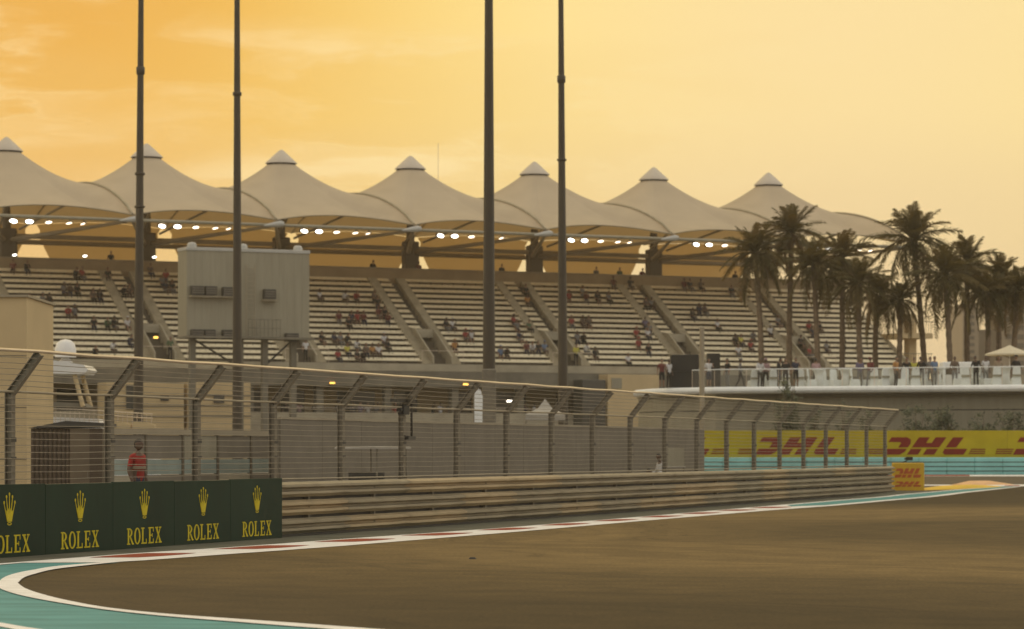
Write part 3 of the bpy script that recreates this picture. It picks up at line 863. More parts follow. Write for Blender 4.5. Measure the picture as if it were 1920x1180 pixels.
def roof_mesh():
    b = MB(); NA, NT = 64, 16; vs = []; fs = []
    for i in range(NA):
        q = bound(4 * i / NA)
        a = math.atan2(q.y * .85, q.x)
        for j in range(NT + 1):
            tt = j / NT
            p0 = Vector((RR * math.cos(a), RR * math.sin(a)))
            xy = p0 * (1 - tt) + Vector((q.x, q.y)) * tt
            hh = 1 - (1 - tt) ** 1.75
            vs.append((xy.x, xy.y, ZRing + (q.z - ZRing) * hh))
    for i in range(NA):
        for j in range(NT):
            k = (i + 1) % NA
            fs.append((i * (NT + 1) + j, i * (NT + 1) + j + 1, k * (NT + 1) + j + 1, k * (NT + 1) + j))
    b.add(vs, fs, 0, True)
    return fixn_me(b.mesh('membrane', M_fab))
def fixn_me(me):
    bm = bmesh.new(); bm.from_mesh(me); bmesh.ops.recalc_face_normals(bm, faces=bm.faces); bm.to_mesh(me); bm.free(); return me
roof_me = roof_mesh()
cap_me = MB().lathe([(RR + .16, ZRing + .10), (RR + .14, ZRing + .17), (.62, ZP - .42), (.22, ZP - .06), (.10, ZP + .02), (0, ZP + .04)], 20).mesh('cap', M_cap)
ring_me = MB().lathe([(RR + .02, ZRing - .02), (RR + .03, ZRing + .12), (RR - .05, ZRing + .12), (RR - .05, ZRing - .02)], 20).mesh('ring', M_dark)
mast_me = MB().bbox((-.62, -.45, GB), (.62, .45, 18.9), .08).tube([(0, 0, 18.9), (0, 0, ZRing + .3)], [.35, .16], 10).mesh('mast', M_beamd)
skb = MB()
oz = [(20.15, .35), (19.75, .62), (19.2, .55), (18.8, .75), (18.0, 1.15), (17.0, 1.7), (15.5, 2.3), (13.0, 3.2)]
L_ = [(-H + o_, z) for z, o_ in oz]; Rr_ = [(H - o_, z) for z, o_ in oz]
vs = []; NS = 10
for (xa, z), (xb, _) in zip(L_, Rr_):
    for j in range(NS + 1):
        x = xa + (xb - xa) * j / NS
        kk = 1 - (x / H) ** 2
        vs.append((x, VRe - .5 * kk - .02 + .9 * kk * max(0, (20.15 - z) / 7.0), z + (.32 * kk if z > 20 else 0)))
skb.add(vs, [(i * (NS + 1) + j, i * (NS + 1) + j + 1, (i + 1) * (NS + 1) + j + 1, (i + 1) * (NS + 1) + j) for i in range(len(oz) - 1) for j in range(NS)], 0, True)
skirt_me = skb.mesh('back_screen', M_skirt)
def rib(v0=VFr, v1=VRe, n=18):
    return [(H, v0 + (v1 - v0) * i / n, seam_z(v0 + (v1 - v0) * i / n) + .05) for i in range(n + 1)]
seam_me = MB().tube(rib(), .10, 6).mesh('seam_arch', M_truss)
edge_me = MB().tube([tuple(bound(f / 20)) for f in range(21)], .045, 6).mesh('edge_cable', M_truss)
front_me = MB().tube([(-H, VFr + .35, ZN - .36), (H, VFr + .35, ZN - .36)], .13, 8).mesh('front_tube', M_grey)
mid_me = MB().box((-H, -.2, 18.15), (H, .2, 18.5)).mesh('mast_beam', M_truss)
rear_me = MB().tube([(-H, VRe - .6, 18.72), (H, VRe - .6, 18.72)], .22, 8).mesh('rear_tube', M_truss)
def arm_mesh(sx):
    return MB().tube([(sx * .3, -.3, 18.0), (sx * H * .96, VFr + .6, ZN - .45)], [.2, .12], 8).mesh('arm', M_truss)
armr, arml = arm_mesh(1), arm_mesh(-1)
strut_me = MB().tube([(1.0, 1.0, 18.9), (3.6, 9.5, 14.5)], .13, 6).mesh('rear_strut', M_beamd)
stb_me = MB().tube([(.8, -.8, 18.8), (2.4, -8.5, 20.3)], .1, 6).tube([(-.8, -.8, 18.8), (-2.4, -8.5, 20.3)], .1, 6).mesh('roof_strut', M_truss)
nd = MB()
nd.lathe([(0.0, -1.1), (.08, -1.0), (.16, -.5), (.24, 0), (.26, .35), (.16, .62), (0, .68)], 12)
node_me = nd.mesh('node_shell', M_pale)
cap_names = ['cut by the left edge of the picture', 'partly behind the leftmost tall pole', 'right of the two left poles', 'in the middle of the row', 'behind the two right poles', 'second from the right end', 'at the right end of the row, beside the palms']
for k in range(0, 7):
    o = empty('tent_canopy', (*st(k * S, 0).xy, GB), SANG, 'pale peaked tent roof ' + cap_names[k], 'tent roof', 'peaked tent roofs over the grandstand')
    def P(n, me, loc=(0, 0, 0), rot=None):
        return link(n, me, o, (loc[0], loc[1], loc[2] - GB), rot)
    mb = P('membrane', roof_me)
    cp = P('cap', cap_me); P('ring', ring_me)
    P('mast', mast_me); P('back_screen', skirt_me)
    P('seam_arch', seam_me); P('edge_cable', edge_me); P('front_tube', front_me); P('mast_beam', mid_me); P('rear_tube', rear_me)
    P('arm', armr); P('arm', arml); P('rear_strut', strut_me); P('roof_strut', stb_me)
    P('node_shell', node_me, (H + .05, VFr + .1, ZN - .32), (0, R(82), R(8)))
    if k == 0:
        P('node_shell', node_me, (-H + .05, VFr + .1, ZN - .32), (0, R(82), R(8)))
# floodlights under the front edge
lampb = MB().bbox((-.42, -.10, -.20), (.42, .22, .20), .05).mesh('housing', M_steel)
lensb = MB()
ring_ = [(.40 * math.cos(a), -.03 - .075 * (1 - 0), .17 * math.sin(a)) for a in [2 * math.pi * i / 18 for i in range(18)]]
lensb.add(ring_ + [(p[0] * .8, -.14, p[2] * .8) for p in ring_], [tuple(range(18, 36))] + [(i, (i + 1) % 18, 18 + (i + 1) % 18, 18 + i) for i in range(18)])
lens_me = lensb.mesh('lens', M_lamp); lens_me2 = lensb.mesh('lens', M_lampw)
brk = MB().tube([(0, .1, .15), (0, .1, .34)], .05, 6).mesh('hanger', M_steel)
bayn = ['leftmost', 'second', 'third', 'fourth', 'fifth', 'sixth', 'last']
posn = ['first', 'second', 'third', 'fourth', 'last']
for k in range(7):
    for j, du in enumerate((2.35, 3.55, 5.0, 6.55, 7.6)):
        p = st((k - .5) * S + du, VFr + .30, 18.42)
        yaw = R((8, -2, -18, -34, -52)[j])
        o = empty('floodlight', p, SANG + yaw, 'lit floodlight, %s from the left under the %s tent roof' % (posn[j], bayn[k]), 'floodlight', 'floodlights under the tent roofs')
        tilt = (R((10, 6, 14, 24, 34)[j]), R((8, 0, -6, -10, -14)[j]), 0)
        h = link('housing', lampb, o, None, tilt, ((.74, .72, .62, .58, .54)[j], .8, (.80, .80, .56, .40, .32)[j]))
        lo_ = link('lens', lens_me if j < 2 else lens_me2, h)
        link('hanger', brk, o)
for i, (x, y) in enumerate(((27, 478), (159, 480), (289, 482))):
    uu, zz = ray_st(x, y, -1.2)
    o = empty('floodlight', st(uu, -1.2, zz), SANG, 'small lit lamp low behind the top seat row, %s of three' % ('leftmost', 'middle', 'rightmost')[i], 'floodlight', 'low lamps above the back wall')
    h = link('housing', lampb, o, None, (R(20), R(-8), 0), (.42, .6, .42)); link('lens', lens_me, h)
    link('pole', MB().tube([(0, .15, -.1), (0, .15, 16.6 - zz)] if zz > 16.6 else [(0, .15, -.1), (0, .15, -.3)], .04, 6).mesh('pole', M_steel), o)
# amber and white bulkhead lamps under the fascia
for i, (x, y, w) in enumerate(((496, 716, 1), (623, 718, 1), (873, 721, 1), (362, 716, .7), (292, 633, .8), (955, 752, 1.0))):
    uu, zz = ray_st(x, y, VF - .7)
    if i == 4: uu, zz = ray_st(x, y, V0 - .9)
    o = empty('bulkhead_lamp', st(uu, (V0 - .9 if i == 4 else VF - .7), zz), SANG, ['amber lamp under the stand, left of the fence post', 'amber lamp below the stand fascia beside a crank-armed post', 'amber lamp under the stand, left of the thick pole', 'dim amber lamp above the beige kiosk', 'amber lamp at the foot of the leftmost stairs', 'white lamp under the stand by the thick pole'][i], 'lamp')
    MB().bbox((-.24 * w, .0, -.1), (.24 * w, .12, .1), .02).build('housing', M_steel, o)
    MB().bbox((-.21 * w, -.05, -.07), (.21 * w, -.002, .07), .015).build('lens', M_lamp if i == 5 else M_amber, o)
    MB().box((-.02, .121, -.04), (.02, .75, .04)).build('bracket', M_steel, o)

# ------------------------------------------------------------------ rear of the big screen
VS = -30.0
(uA, zT), (uB, _) = ray_st(350, 463, VS), ray_st(580, 470, VS)
_, zBt = ray_st(455, 632, VS)
sb = empty('screen_box', st(uA, VS, GB), SANG, 'big grey clad box on legs in front of the left seat rows', 'screen')
W = uB - uA
def SBp(b, n, m, par=sb):
    o = b.build(n, m, par); o.location = (0, 0, -GB) if par is sb else (0, 0, 0); return o
npan = 16
for i in range(npan):
    x0, x1 = W * i / npan, W * (i + 1) / npan
    SBp(MB().prism([(x0 + .002, .0), (x0 + .03, -.008), (x1 - .03, -.008), (x1 - .002, .0), (x1 - .002, .2), (x0 + .002, .2)], zBt + .02, zT - .22, 'z'), 'cladding_panel', M_grey)
SBp(MB().box((0, .201, zBt), (W, 1.8, zT - .02)), 'casing', M_grey)
SBp(MB().bbox((-.05, -.06, zT - .219), (W + .05, 1.85, zT), .03), 'roof_trim', M_pale)
SBp(MB().box((-.1, -.7, zBt - .14), (W + .1, 1.9, zBt)), 'platform', M_concd)
sx = W / 230.0
def acunit(xp, yp, wpx, hpx):
    x0 = (xp - 350) * sx; z0 = zT - (yp + hpx - 463) * sx
    o = SBp(MB().bbox((x0, -.45, z0), (x0 + wpx * sx, -.02, z0 + hpx * sx), .03), 'air_unit', M_dark)
    for q in range(3):
        link('grille', MB().box((x0 + .05, -.465, z0 + hpx * sx * (.2 + .25 * q)), (x0 + wpx * sx - .05, -.452, z0 + hpx * sx * (.2 + .25 * q) + .05)).mesh('grille', M_steel), o)
for a in ((356, 531, 23, 16), (381, 531, 22, 16), (414, 532, 22, 16), (491, 534, 22, 17), (356, 607, 22, 17), (380, 607, 20, 17), (414, 607, 22, 17), (532, 611, 24, 15)): acunit(*a)
for (x0p, x1p, yp) in ((354, 440, 548), (488, 516, 552)):
    SBp(MB().box(((x0p - 350) * sx, -.5, zT - (yp - 463) * sx - .1), ((x1p - 350) * sx, -.02, zT - (yp - 463) * sx - .02)), 'shelf', M_truss)
lad = MB(); lx0, lx1 = (458 - 350) * sx, (474 - 350) * sx
for x in (lx0, lx1): lad.tube([(x, -.3, zBt), (x, -.3, zT - 1.1)], .035, 6)
z = zBt + .2
while z < zT - 1.1:
    lad.tube([(lx0, -.3, z), (lx1, -.3, z)], .022, 5); z += .3
SBp(lad, 'ladder', M_truss)
for x in (.3, W * .42, W * .62, W - 1.3):
    SBp(MB().box((x, .1, GB), (x + .4, .5, zBt - .141)), 'leg', M_concd)
SBp(MB().tube([(.6, .3, zBt - .2), (W * .42, .3, zBt - 2.0)], .07, 6), 'brace', M_dark)
SBp(MB().tube([(W * .64, .3, zBt - 2.0), (W - 1.2, .3, zBt - .2)], .07, 6), 'brace', M_dark)
rl = MB()
for i in range(9):
    x = W * .47 + i * W * .033
    rl.tube([(x, -.66, zBt), (x, -.66, zBt + 1.2)], .02, 5)
for zz in (.6, 1.2): rl.tube([(W * .47, -.66, zBt + zz), (W * .74, -.66, zBt + zz)], .025, 5)
SBp(rl, 'guard_rail', M_steel)
for xp in (364, 459, 563):
    x = (xp - 350) * sx
    SBp(MB().lathe([(.0, zT + .38), (.24, zT + .34), (.33, zT + .18), (.33, zT + .002)], 12, (x, .5, 0)), 'roof_vent', M_pale)
# ------------------------------------------------------------------ tall poles
def pole(xb, xt, Y, wb, wt, collars, label, base=None):
    z0 = gh(Y); zt = 33.0 if Y > 140 else 30.0
    xB = (xb - 960) / F * Y; lean = (xt - xb) / F * Y / ((HZ / F) * Y) 
    o = empty('floodlight_mast', (xB, Y, z0), 0, label, 'mast', 'tall dark masts before the grandstand')
    n = 12; zs = [0, zt]
    p = [(lean * (z - 2), 0, z) for z in zs]
    ra = wb / 2 / F * Y; rb = wt / 2 / F * Y
    ztop_px = HZ / F * Y
    k = (rb - ra) / ztop_px
    MB().tube(p, [ra, max(.08, ra + k * zt)], 14).build('shaft', M_pole, o)
    for yc, h in collars:
        zc = (HZ - yc) / F * Y + CAMH - z0
        r_ = ra + k * zc
        MB().lathe([(r_, zc - h * .7), (r_ * 1.35, zc - h * .5), (r_ * 1.38, zc + h * .4), (r_, zc + h * .55)], 14, (lean * (zc - 2), 0, 0)).build('collar', M_pole, o)
    MB().lathe([(ra * 2.0, 0), (ra * 2.0, .06), (ra * 1.2, .08), (ra, .6)], 14).build('base_plate', M_steel, o)
    if base:
        MB().bbox((-base, -.35, 0), (base, .45, CAMH + (HZ - 692) / F * Y - z0), .05).build('cabinet', M_steel, o)
    return o
pole(259, 264.5, 150, 20, 11, [(132, .36), (326, .12), (388, .10)], 'leftmost of the tall dark masts, with a collar high up')
pole(445, 444.5, 152, 20, 11, [(176, .18)], 'tall dark mast crossing in front of the grey screen box')
pole(917, 916.5, 128, 26, 16.5, [], 'thickest tall dark mast in the middle of the picture', .30)
pole(1056, 1051.5, 151, 20, 10.5, [(148, .34), (300, .10)], 'slim tall dark mast just right of the thickest one')
tag(MB().tube([tuple(st(4.0 * S + .2, 20, GB)), tuple(st(4.0 * S + .2, 20, 29.3))], .022, 6).build('antenna', M_tubebright), 'hair-thin antenna behind the fifth tent peak', 'antenna')

# ================================================================== BEHIND THE FENCE
# grey screened hoarding, parallel to the fence
hd = empty('hoarding', (*bl(0, 6.2), 0), BANG, 'long grey mesh-covered hoarding behind the fence', 'hoarding')
s0, s1 = 14.8, 59.7; n = 15
for i in range(n):
    a, c = s0 + (s1 - s0) * i / n, s0 + (s1 - s0) * (i + 1) / n
    MB().box((a + .008, 0, .05 + gh(bl(a, 6).y)), (c - .008, .05, 2.70)).build('panel', M_hoard, hd)
    MB().box((a - .03, .051, .0), (a + .03, .12, 2.72)).build('post', M_steel, hd)
MB().box((s0, -.02, 2.701), (s1, .07, 2.76)).build('top_rail', M_truss, hd)
# pale panelled paddock fence left of the hoarding
pf = empty('panel_fence', (*bl(0, 8.5), 0), BANG, 'pale panelled paddock fence with brown rails behind the red-shirted person', 'fence')
s0, s1 = 9.0, 20.4; n = 5
for i in range(n):
    a, c = s0 + (s1 - s0) * i / n, s0 + (s1 - s0) * (i + 1) / n
    MB().box((a + .05, 0, .1), (c - .05, .04, 1.22)).build('panel', M_hoard if i % 3 else M_conc, pf)
    MB().box((a + .05, .005, 1.24), (c - .05, .035, 1.62)).build('pane', M_paleglass, pf)
    MB().box((a + .05, .0, 1.64), (c - .05, .04, 2.26)).build('panel', M_hoard if (i + 1) % 3 else M_grey, pf)
    MB().box((a - .06, -.03, 0), (a + .05, .08, 2.27)).build('post', M_beamd, pf)
MB().box((s0, -.04, 2.272), (s1, .08, 2.42)).build('top_rail', M_truss, pf)
# beige building at the left edge
bb = empty('beige_building', (at(-160, 845, 86).x, 86, 0), 0, 'plain beige rendered building cut by the left edge', 'building')
wx = at(50, 845, 86).x - at(-160, 845, 86).x
MB().box((0, 0, 0), (wx, 5.0, 6.30)).build('wall', M_beige, bb)
MB().box((-.08, -.08, 6.301), (wx + .06, 5.05, 6.37)).build('coping', M_truss, bb)
for i in range(3): MB().box((0.0, -.012, 1.6 + i * 1.5), (wx, -.001, 1.62 + i * 1.5)).build('render_joint', M_concd, bb)
# brown container in front of it
c0 = at(57, 900, 80); c1 = at(192, 900, 80)
bc = empty('container', (c0.x, 80, 0), 0, 'dark brown metal container between two fence posts on the left', 'container')
w = c1.x - c0.x
nr = 9
for i in range(nr):
    a, c = w * .0 + w * .55 * i / nr, w * .55 * (i + 1) / nr
    MB().prism([(a + .01, .03), (a + .05, 0), (c - .05, 0), (c - .01, .03), (c - .01, .08), (a + .01, .08)], .1, 2.45, 'z').build('cladding_panel', M_brown, bc)
MB().box((w * .55, -.01, .1), (w * .82, .08, 2.46)).build('door', M_brownl, bc)
MB().box((w * .79, -.03, 1.1), (w * .80, -.011, 1.3)).build('handle', M_steel, bc)
MB().box((w * .82, .0, .1), (w, .08, 2.46)).build('corner_panel', M_brown, bc)
MB().box((0, .081, .1), (w, 2.4, 2.44)).build('body', M_brown, bc)
MB().prism([(-.06, 2.461), (w * .5, 2.66), (w + .05, 2.60), (w + .05, 2.50), (-.06, 2.461)][:4], -.08, 2.5, 'y').build('roof', M_dark, bc)
for x in (.1, w - .3): MB().box((x, .1, 0), (x + .2, 2.3, .1)).build('skid', M_steel, bc)

# motor yacht in the marina behind
sheet('marina_water', [(-62, 104), (-12.5, 104), (-12.5, 134), (-62, 134)], 0.004, mat('marina_water', (0.05, 0.07, 0.065), 0.15, 0.1, 0.5, 0.3, 3))
YY = 116.0; pm_ = F / YY
def yx(px): return (px - 960) / F * YY
def yz(py): return CAMH + (HZ - py) / F * YY
yo = empty('motor_yacht', (yx(20), YY, .01), 0, 'white motor yacht with hardtop and radar dome behind the container', 'boat')
def Y_(b, n, m, par=yo):
    o = b.build(n, m, par)
    if par is yo: o.location = (-yx(20), -YY, -.01)
    return o
def hull_sec(x, w, zt, zb): return [(x, YY + 1.6 - w, zt), (x, YY + 1.6 - w * .85, zb), (x, YY + 1.6 + w * .85, zb), (x, YY + 1.6 + w, zt)]
hb_ = MB(); secs = [hull_sec(yx(-260), .05, 2.7, 1.6), hull_sec(yx(-160), .9, 2.55, .5), hull_sec(yx(-40), 1.45, 2.4, .05), hull_sec(yx(120), 1.55, 2.35, .02), hull_sec(yx(285), 1.5, 2.35, .1)]
vs = [p for s_ in secs for p in s_]
fs = [(i * 4 + j, i * 4 + j + 1, i * 4 + 5 + j, i * 4 + 4 + j) for i in range(4) for j in range(3)] + [(3, 2, 1, 0), (16, 17, 18, 19)] + [(i * 4, i * 4 + 4, i * 4 + 7, i * 4 + 3) for i in range(4)]
hb_.add(vs, fs); Y_(hb_, 'hull', M_whitep)
Y_(MB().prism([(yx(-120), 2.4), (yx(190), 2.4), (yx(180), 3.1), (yx(60), 3.2), (yx(-60), 3.05)], YY + .5, YY + 2.7, 'y'), 'cabin', M_whitep)
Y_(MB().prism([(yx(-60), 2.65), (yx(150), 2.65), (yx(140), 2.95), (yx(-40), 2.95)], YY + .44, YY + .495, 'y'), 'window', M_glass)
Y_(MB().prism([(yx(52), yz(700)), (yx(156), yz(701)), (yx(163), yz(693)), (yx(155), yz(684)), (yx(100), yz(676)), (yx(20), yz(674)), (yx(15), yz(694))], YY + .3, YY + 2.9, 'y'), 'hardtop', M_whitep)
Y_(MB().tube([(yx(136), YY + .5, yz(702)), (yx(152), YY + .5, yz(762))], .09, 8), 'arch_leg', M_beige)
Y_(MB().tube([(yx(136), YY + 2.7, yz(702)), (yx(152), YY + 2.7, yz(762))], .09, 8), 'arch_leg', M_beige)
Y_(MB().prism([(yx(60), yz(762)), (yx(160), yz(764)), (yx(150), yz(756)), (yx(70), yz(752))], YY + .6, YY + 2.6, 'y'), 'helm_console', M_concd)
zd = yz(668)
Y_(MB().lathe([(.42, zd), (.43, zd + .3), (.36, zd + .55), (.2, zd + .68), (0, zd + .72)], 18, (yx(112), YY + 1.5, 0)), 'radar_dome', M_whitep)
Y_(MB().tube([(yx(112), YY + 1.5, yz(678)), (yx(112), YY + 1.5, zd)], [.30, .13], 10), 'radar_base', M_whitep)
rb = MB()
for z in (yz(768), yz(776)): rb.tube([(yx(70), YY + .35, z + .05), (yx(150), YY + .3, z), (yx(285), YY + .3, z - .18)], .022, 6)
for i in range(24):
    x = yx(75 + i * 9); rb.tube([(x, YY + .33, 2.36), (x, YY + .33, yz(769) - .008 * i)], .014, 5)
Y_(rb, 'railing', M_tubebright)
for (x0, x1) in ((213, 246), (250, 291)):
    Y_(MB().prism([(yx(x0), yz(805)), (yx(x1), yz(805)), (yx(x1), yz(797)), (yx(x0 + (x1 - x0) * .6), yz(792)), (yx(x0), yz(791))], YY - .2, YY + .25, 'y'), 'canvas_cover', M_beige)

# golf buggy between hoarding and barrier
by = empty('golf_buggy', (*bl(14.5, 3.4), 0), BANG, 'grey golf buggy with a pale flat roof behind the fence', 'buggy')
MB().bbox((-1.35, -.55, 1.90), (1.35, .6, 1.97), .03).build('roof', M_dimwhite, by)
for x in (-1.15, 1.1):
    for y in (-.5, .5): MB().tube([(x, y, .55), (x * .95, y, 1.91)], .022, 6).build('post', M_steel, by)
MB().prism([(-1.3, .32), (1.25, .32), (1.35, .6), (1.05, .8), (.55, .52), (.1, .52), (0, .72), (-1.25, .75)], -.55, .55, 'y').build('body', M_hoard, by)
for x in (-.5, -1.1): MB().bbox((x, -.5, .76), (x + .45, .5, .88), .03).build('seat', M_dark, by)
MB().bbox((-.62, -.5, .88), (-.52, .5, 1.3), .02).build('backrest', M_dark, by)
for x in (-.85, .85):
    for y in (-.55, .47):
        wh = MB().lathe([(.06, -.0), (.2, 0), (.22, .03), (.22, .1), (.2, .12), (.06, .12)], 14).build('wheel', M_black, by)
        wh.rotation_euler = (R(-90), 0, 0); wh.location = (x, y, .226)

# marshal's board behind the fence on the right
mbd = empty('panel_stand', (*bl(40.5, 2.6), 0), BANG, 'pale panel on a frame behind the fence beside a crouched-looking person', 'panel stand')
MB().box((0, 0, 1.30), (2.6, .04, 1.95)).build('panel', M_grey, mbd)
MB().tube([(0, -.02, 1.28), (2.6, -.02, 1.28)], .03, 6).build('rail', M_dimwhite, mbd)
for x in (.05, 2.55): MB().tube([(x, .02, 0), (x, .02, 1.95)], .03, 6).build('leg', M_steel, mbd)

# ================================================================== TERRACE
ZD = 5.45
def yr(x): return {True: 168.9 + (1440 - x) * .0095, False: 168.9 - (x - 1440) * .0115}[x < 1440]
rim = [Vector((7.55, 179.5)), Vector((7.75, 177.0)), Vector((8.3, 174.4)), Vector((9.2, 172.5)), Vector((10.4, 171.2))]
for x in range(1340, 2260, 60): rim.append(Vector(((x - 960) / F * yr(x), yr(x))))
tr = empty('terrace', (14, 185, GB), 0, 'raised hospitality terrace with a white rounded rim above the yellow boards', 'terrace')
def TB(b, n, m): 
    o = b.build(n, m, tr); o.location = (-14, -185, -GB); return o
def sweep(path, prof):
    """profile points are (outwards, height) swept along a plan path, outward = towards the camera"""
    b = MB(); vs = []; n = len(path); k = len(prof)
    for i, p in enumerate(path):
        d = (path[min(i + 1, n - 1)] - path[max(i - 1, 0)]).normalized(); o_ = Vector((d.y, -d.x))
        for a, z in prof: vs.append((p.x + o_.x * a, p.y + o_.y * a, z))
    fs = [(i * k + j, (i + 1) * k + j, (i + 1) * k + (j + 1) % k, i * k + (j + 1) % k) for i in range(n - 1) for j in range(k)]
    fs += [tuple(range(k)), tuple(reversed(range((n - 1) * k, n * k)))]
    b.add(vs, fs); return b
TB(sweep(rim, [(0, ZD - .36), (.16, ZD - .30), (.24, ZD - .18), (.22, ZD - .06), (.12, ZD + .04), (-.3, ZD + .05), (-.3, ZD - .36)]), 'rim', M_cloth)
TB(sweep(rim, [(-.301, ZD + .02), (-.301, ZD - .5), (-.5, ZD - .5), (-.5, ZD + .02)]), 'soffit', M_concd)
deck = MB(); back = [Vector((7.6, 205)), Vector((60, 205))]
dp = [(p.x, p.y) for p in rim] + [(60, 158), (60, 206), (11.5, 206)]
deck.prism([(a, b_ + .35) for a, b_ in dp], ZD - .45, ZD - .002, 'z')
fixn(TB(deck, 'deck', M_conc))
wpath = [p + Vector((.12, .9)) for p in rim]
TB(sweep(wpath, [(0, GB), (0, 4.10), (-.3, 4.10), (-.3, GB)]), 'wall', M_grey)
TB(sweep(wpath, [(-.06, 4.101), (-.06, 4.16), (-.3, 4.16), (-.3, 4.101)]), 'wall_joint', M_dark)
TB(sweep(wpath, [(0, 4.161), (0, ZD - .451), (-.3, ZD - .451), (-.3, 4.161)]), 'wall_band', M_grey)
# glass balustrade
def glass():
    m = bpy.data.materials.new('clear_glass'); m.use_nodes = True
    nt = m.node_tree; N = nt.nodes; L = nt.links
    gl = N.new('ShaderNodeBsdfGlossy'); gl.inputs['Roughness'].default_value = .05
    tr_ = N.new('ShaderNodeBsdfTransparent'); tr_.inputs[0].default_value = (.94, .96, .95, 1)
    mx = N.new('ShaderNodeMixShader'); mx.inputs[0].default_value = .03
    L.new(tr_.outputs[0], mx.inputs[1]); L.new(gl.outputs[0], mx.inputs[2]); L.new(mx.outputs[0], N['Material Output'].inputs[0])
    return m
M_clear = glass()
bal = [p + Vector((0, .15)) for p in rim[4:]]
for a, c in zip(bal, bal[1:]):
    d = (c - a)
    a2, c2 = a + d * .02, c - d * .02
    TB(MB().add([(a2.x, a2.y, ZD + .06), (c2.x, c2.y, ZD + .06), (c2.x, c2.y, ZD + 1.0), (a2.x, a2.y, ZD + 1.0),
                 (a2.x, a2.y + .012, ZD + .06), (c2.x, c2.y + .012, ZD + .06), (c2.x, c2.y + .012, ZD + 1.0), (a2.x, a2.y + .012, ZD + 1.0)],
                [(0, 1, 2, 3), (7, 6, 5, 4), (0, 4, 5, 1), (1, 5, 6, 2), (2, 6, 7, 3), (3, 7, 4, 0)]), 'glass_pane', M_clear)
    TB(MB().tube([(a.x, a.y, ZD + .04), (a.x, a.y, ZD + 1.02)], .016, 6), 'baluster', M_tubebright)
TB(MB().tube([(p.x, p.y, ZD + 1.04) for p in bal], .026, 6), 'handrail', M_cloth)

def tx(px, Y): return (px - 960) / F * Y
# black speaker stack
Yk = 172.5
sp = empty('speaker_stack', (tx(1258, Yk), Yk, ZD), 0, 'large black box at the left end of the terrace', 'speaker')
MB().bbox((0, 0, .0), (1.62, 1.1, .98), .03).build('cabinet', M_black, sp)
MB().bbox((0, 0, .985), (1.62, 1.1, 1.98), .03).build('cabinet', M_black, sp)
sp2 = empty('speaker_stack', (tx(1326, 173.5), 173.5, ZD), 0, 'narrow black cabinet behind the grey post on the terrace', 'speaker')
MB().bbox((0, .3, .0), (.8, 1.1, 1.2), .03).build('cabinet', M_black, sp2)
MB().bbox((.02, .32, 1.205), (.78, 1.08, 2.1), .03).build('cabinet', M_black, sp2)
# grey post before the terrace
Yp = 160.8
gp = empty('lamp_post', (tx(1317, Yp), Yp + 0.4, gh(161)), 0, 'plain grey post standing before the left end of the terrace', 'post')
MB().tube([(0, 0, 0), (0, 0, CAMH + (HZ - 615) / F * Yp - GB)], [.16, .13], 10).build('shaft', M_truss, gp)
MB().lathe([(.3, 0), (.3, .05), (.17, .07)], 12).build('base_plate', M_steel, gp)
MB().lathe([(.14, 0), (.15, .04), (0, .07)], 10, (0, 0, CAMH + (HZ - 615) / F * Yp - GB)).build('finial', M_truss, gp)
# white parasol
Yu = 172.0
um = empty('parasol', (tx(1893, Yu), Yu, ZD), 0, 'cream parasol at the right end of the terrace', 'parasol')
b = MB(); nn = 8; za, ze = 2.52, 2.0
for i in range(nn):
    a0, a1 = 2 * math.pi * i / nn, 2 * math.pi * (i + 1) / nn
    for k in range(4):
        f0, f1 = k / 4, (k + 1) / 4
        def q(a, f): return (1.42 * f * math.cos(a), 1.42 * f * math.sin(a), za - (za - ze) * f ** .85)
        b.add([q(a0, f0), q(a0, f1), q(a1, f1), q(a1, f0)], [(0, 1, 2, 3)], 0, False)
    def e_(a): return (1.42 * math.cos(a), 1.42 * math.sin(a))
    b.add([(*e_(a0), ze), (*e_(a1), ze), (*e_(a1), ze - .09), (*e_(a0), ze - .09)], [(0, 1, 2, 3)])
M_paras = fabric_mat('parasol_cloth', (.66, .60, .46), .15)
b.build('canopy', M_paras, um)
MB().tube([(0, 0, 0), (0, 0, za - .03)], .025, 8).build('pole', M_whitep, um)
MB().lathe([(.25, 0), (.25, .06), (.05, .12)], 12).build('base', M_conc, um)
for i in range(8):
    a = 2 * math.pi * i / 8
    MB().tube([(0, 0, 1.75), (.9 * math.cos(a), .9 * math.sin(a), 2.14)], .01, 4).build('rib', M_steel, um)
# white bar kiosk
Yc = 178.0
kb = empty('bar_kiosk', (tx(1768, Yc), Yc, ZD), 0, 'white framed bar kiosk on the terrace under the palms', 'kiosk')
W_ = 70 / F * Yc
MB().bbox((0, 0, 1.35), (W_, 1.6, 1.72), .04).build('fascia', M_cloth, kb)
for x in (.0, W_ * .44, W_ - .16): MB().box((x, .02, 0), (x + .16, .2, 1.349)).build('post', M_cloth, kb)
MB().bbox((.17, .05, 0), (W_ * .44 - .01, .6, .95), .03).build('counter', M_whitep, kb)
MB().box((.02, 1.4, 0), (W_ - .02, 1.45, 1.349)).build('back_panel', M_concd, kb)
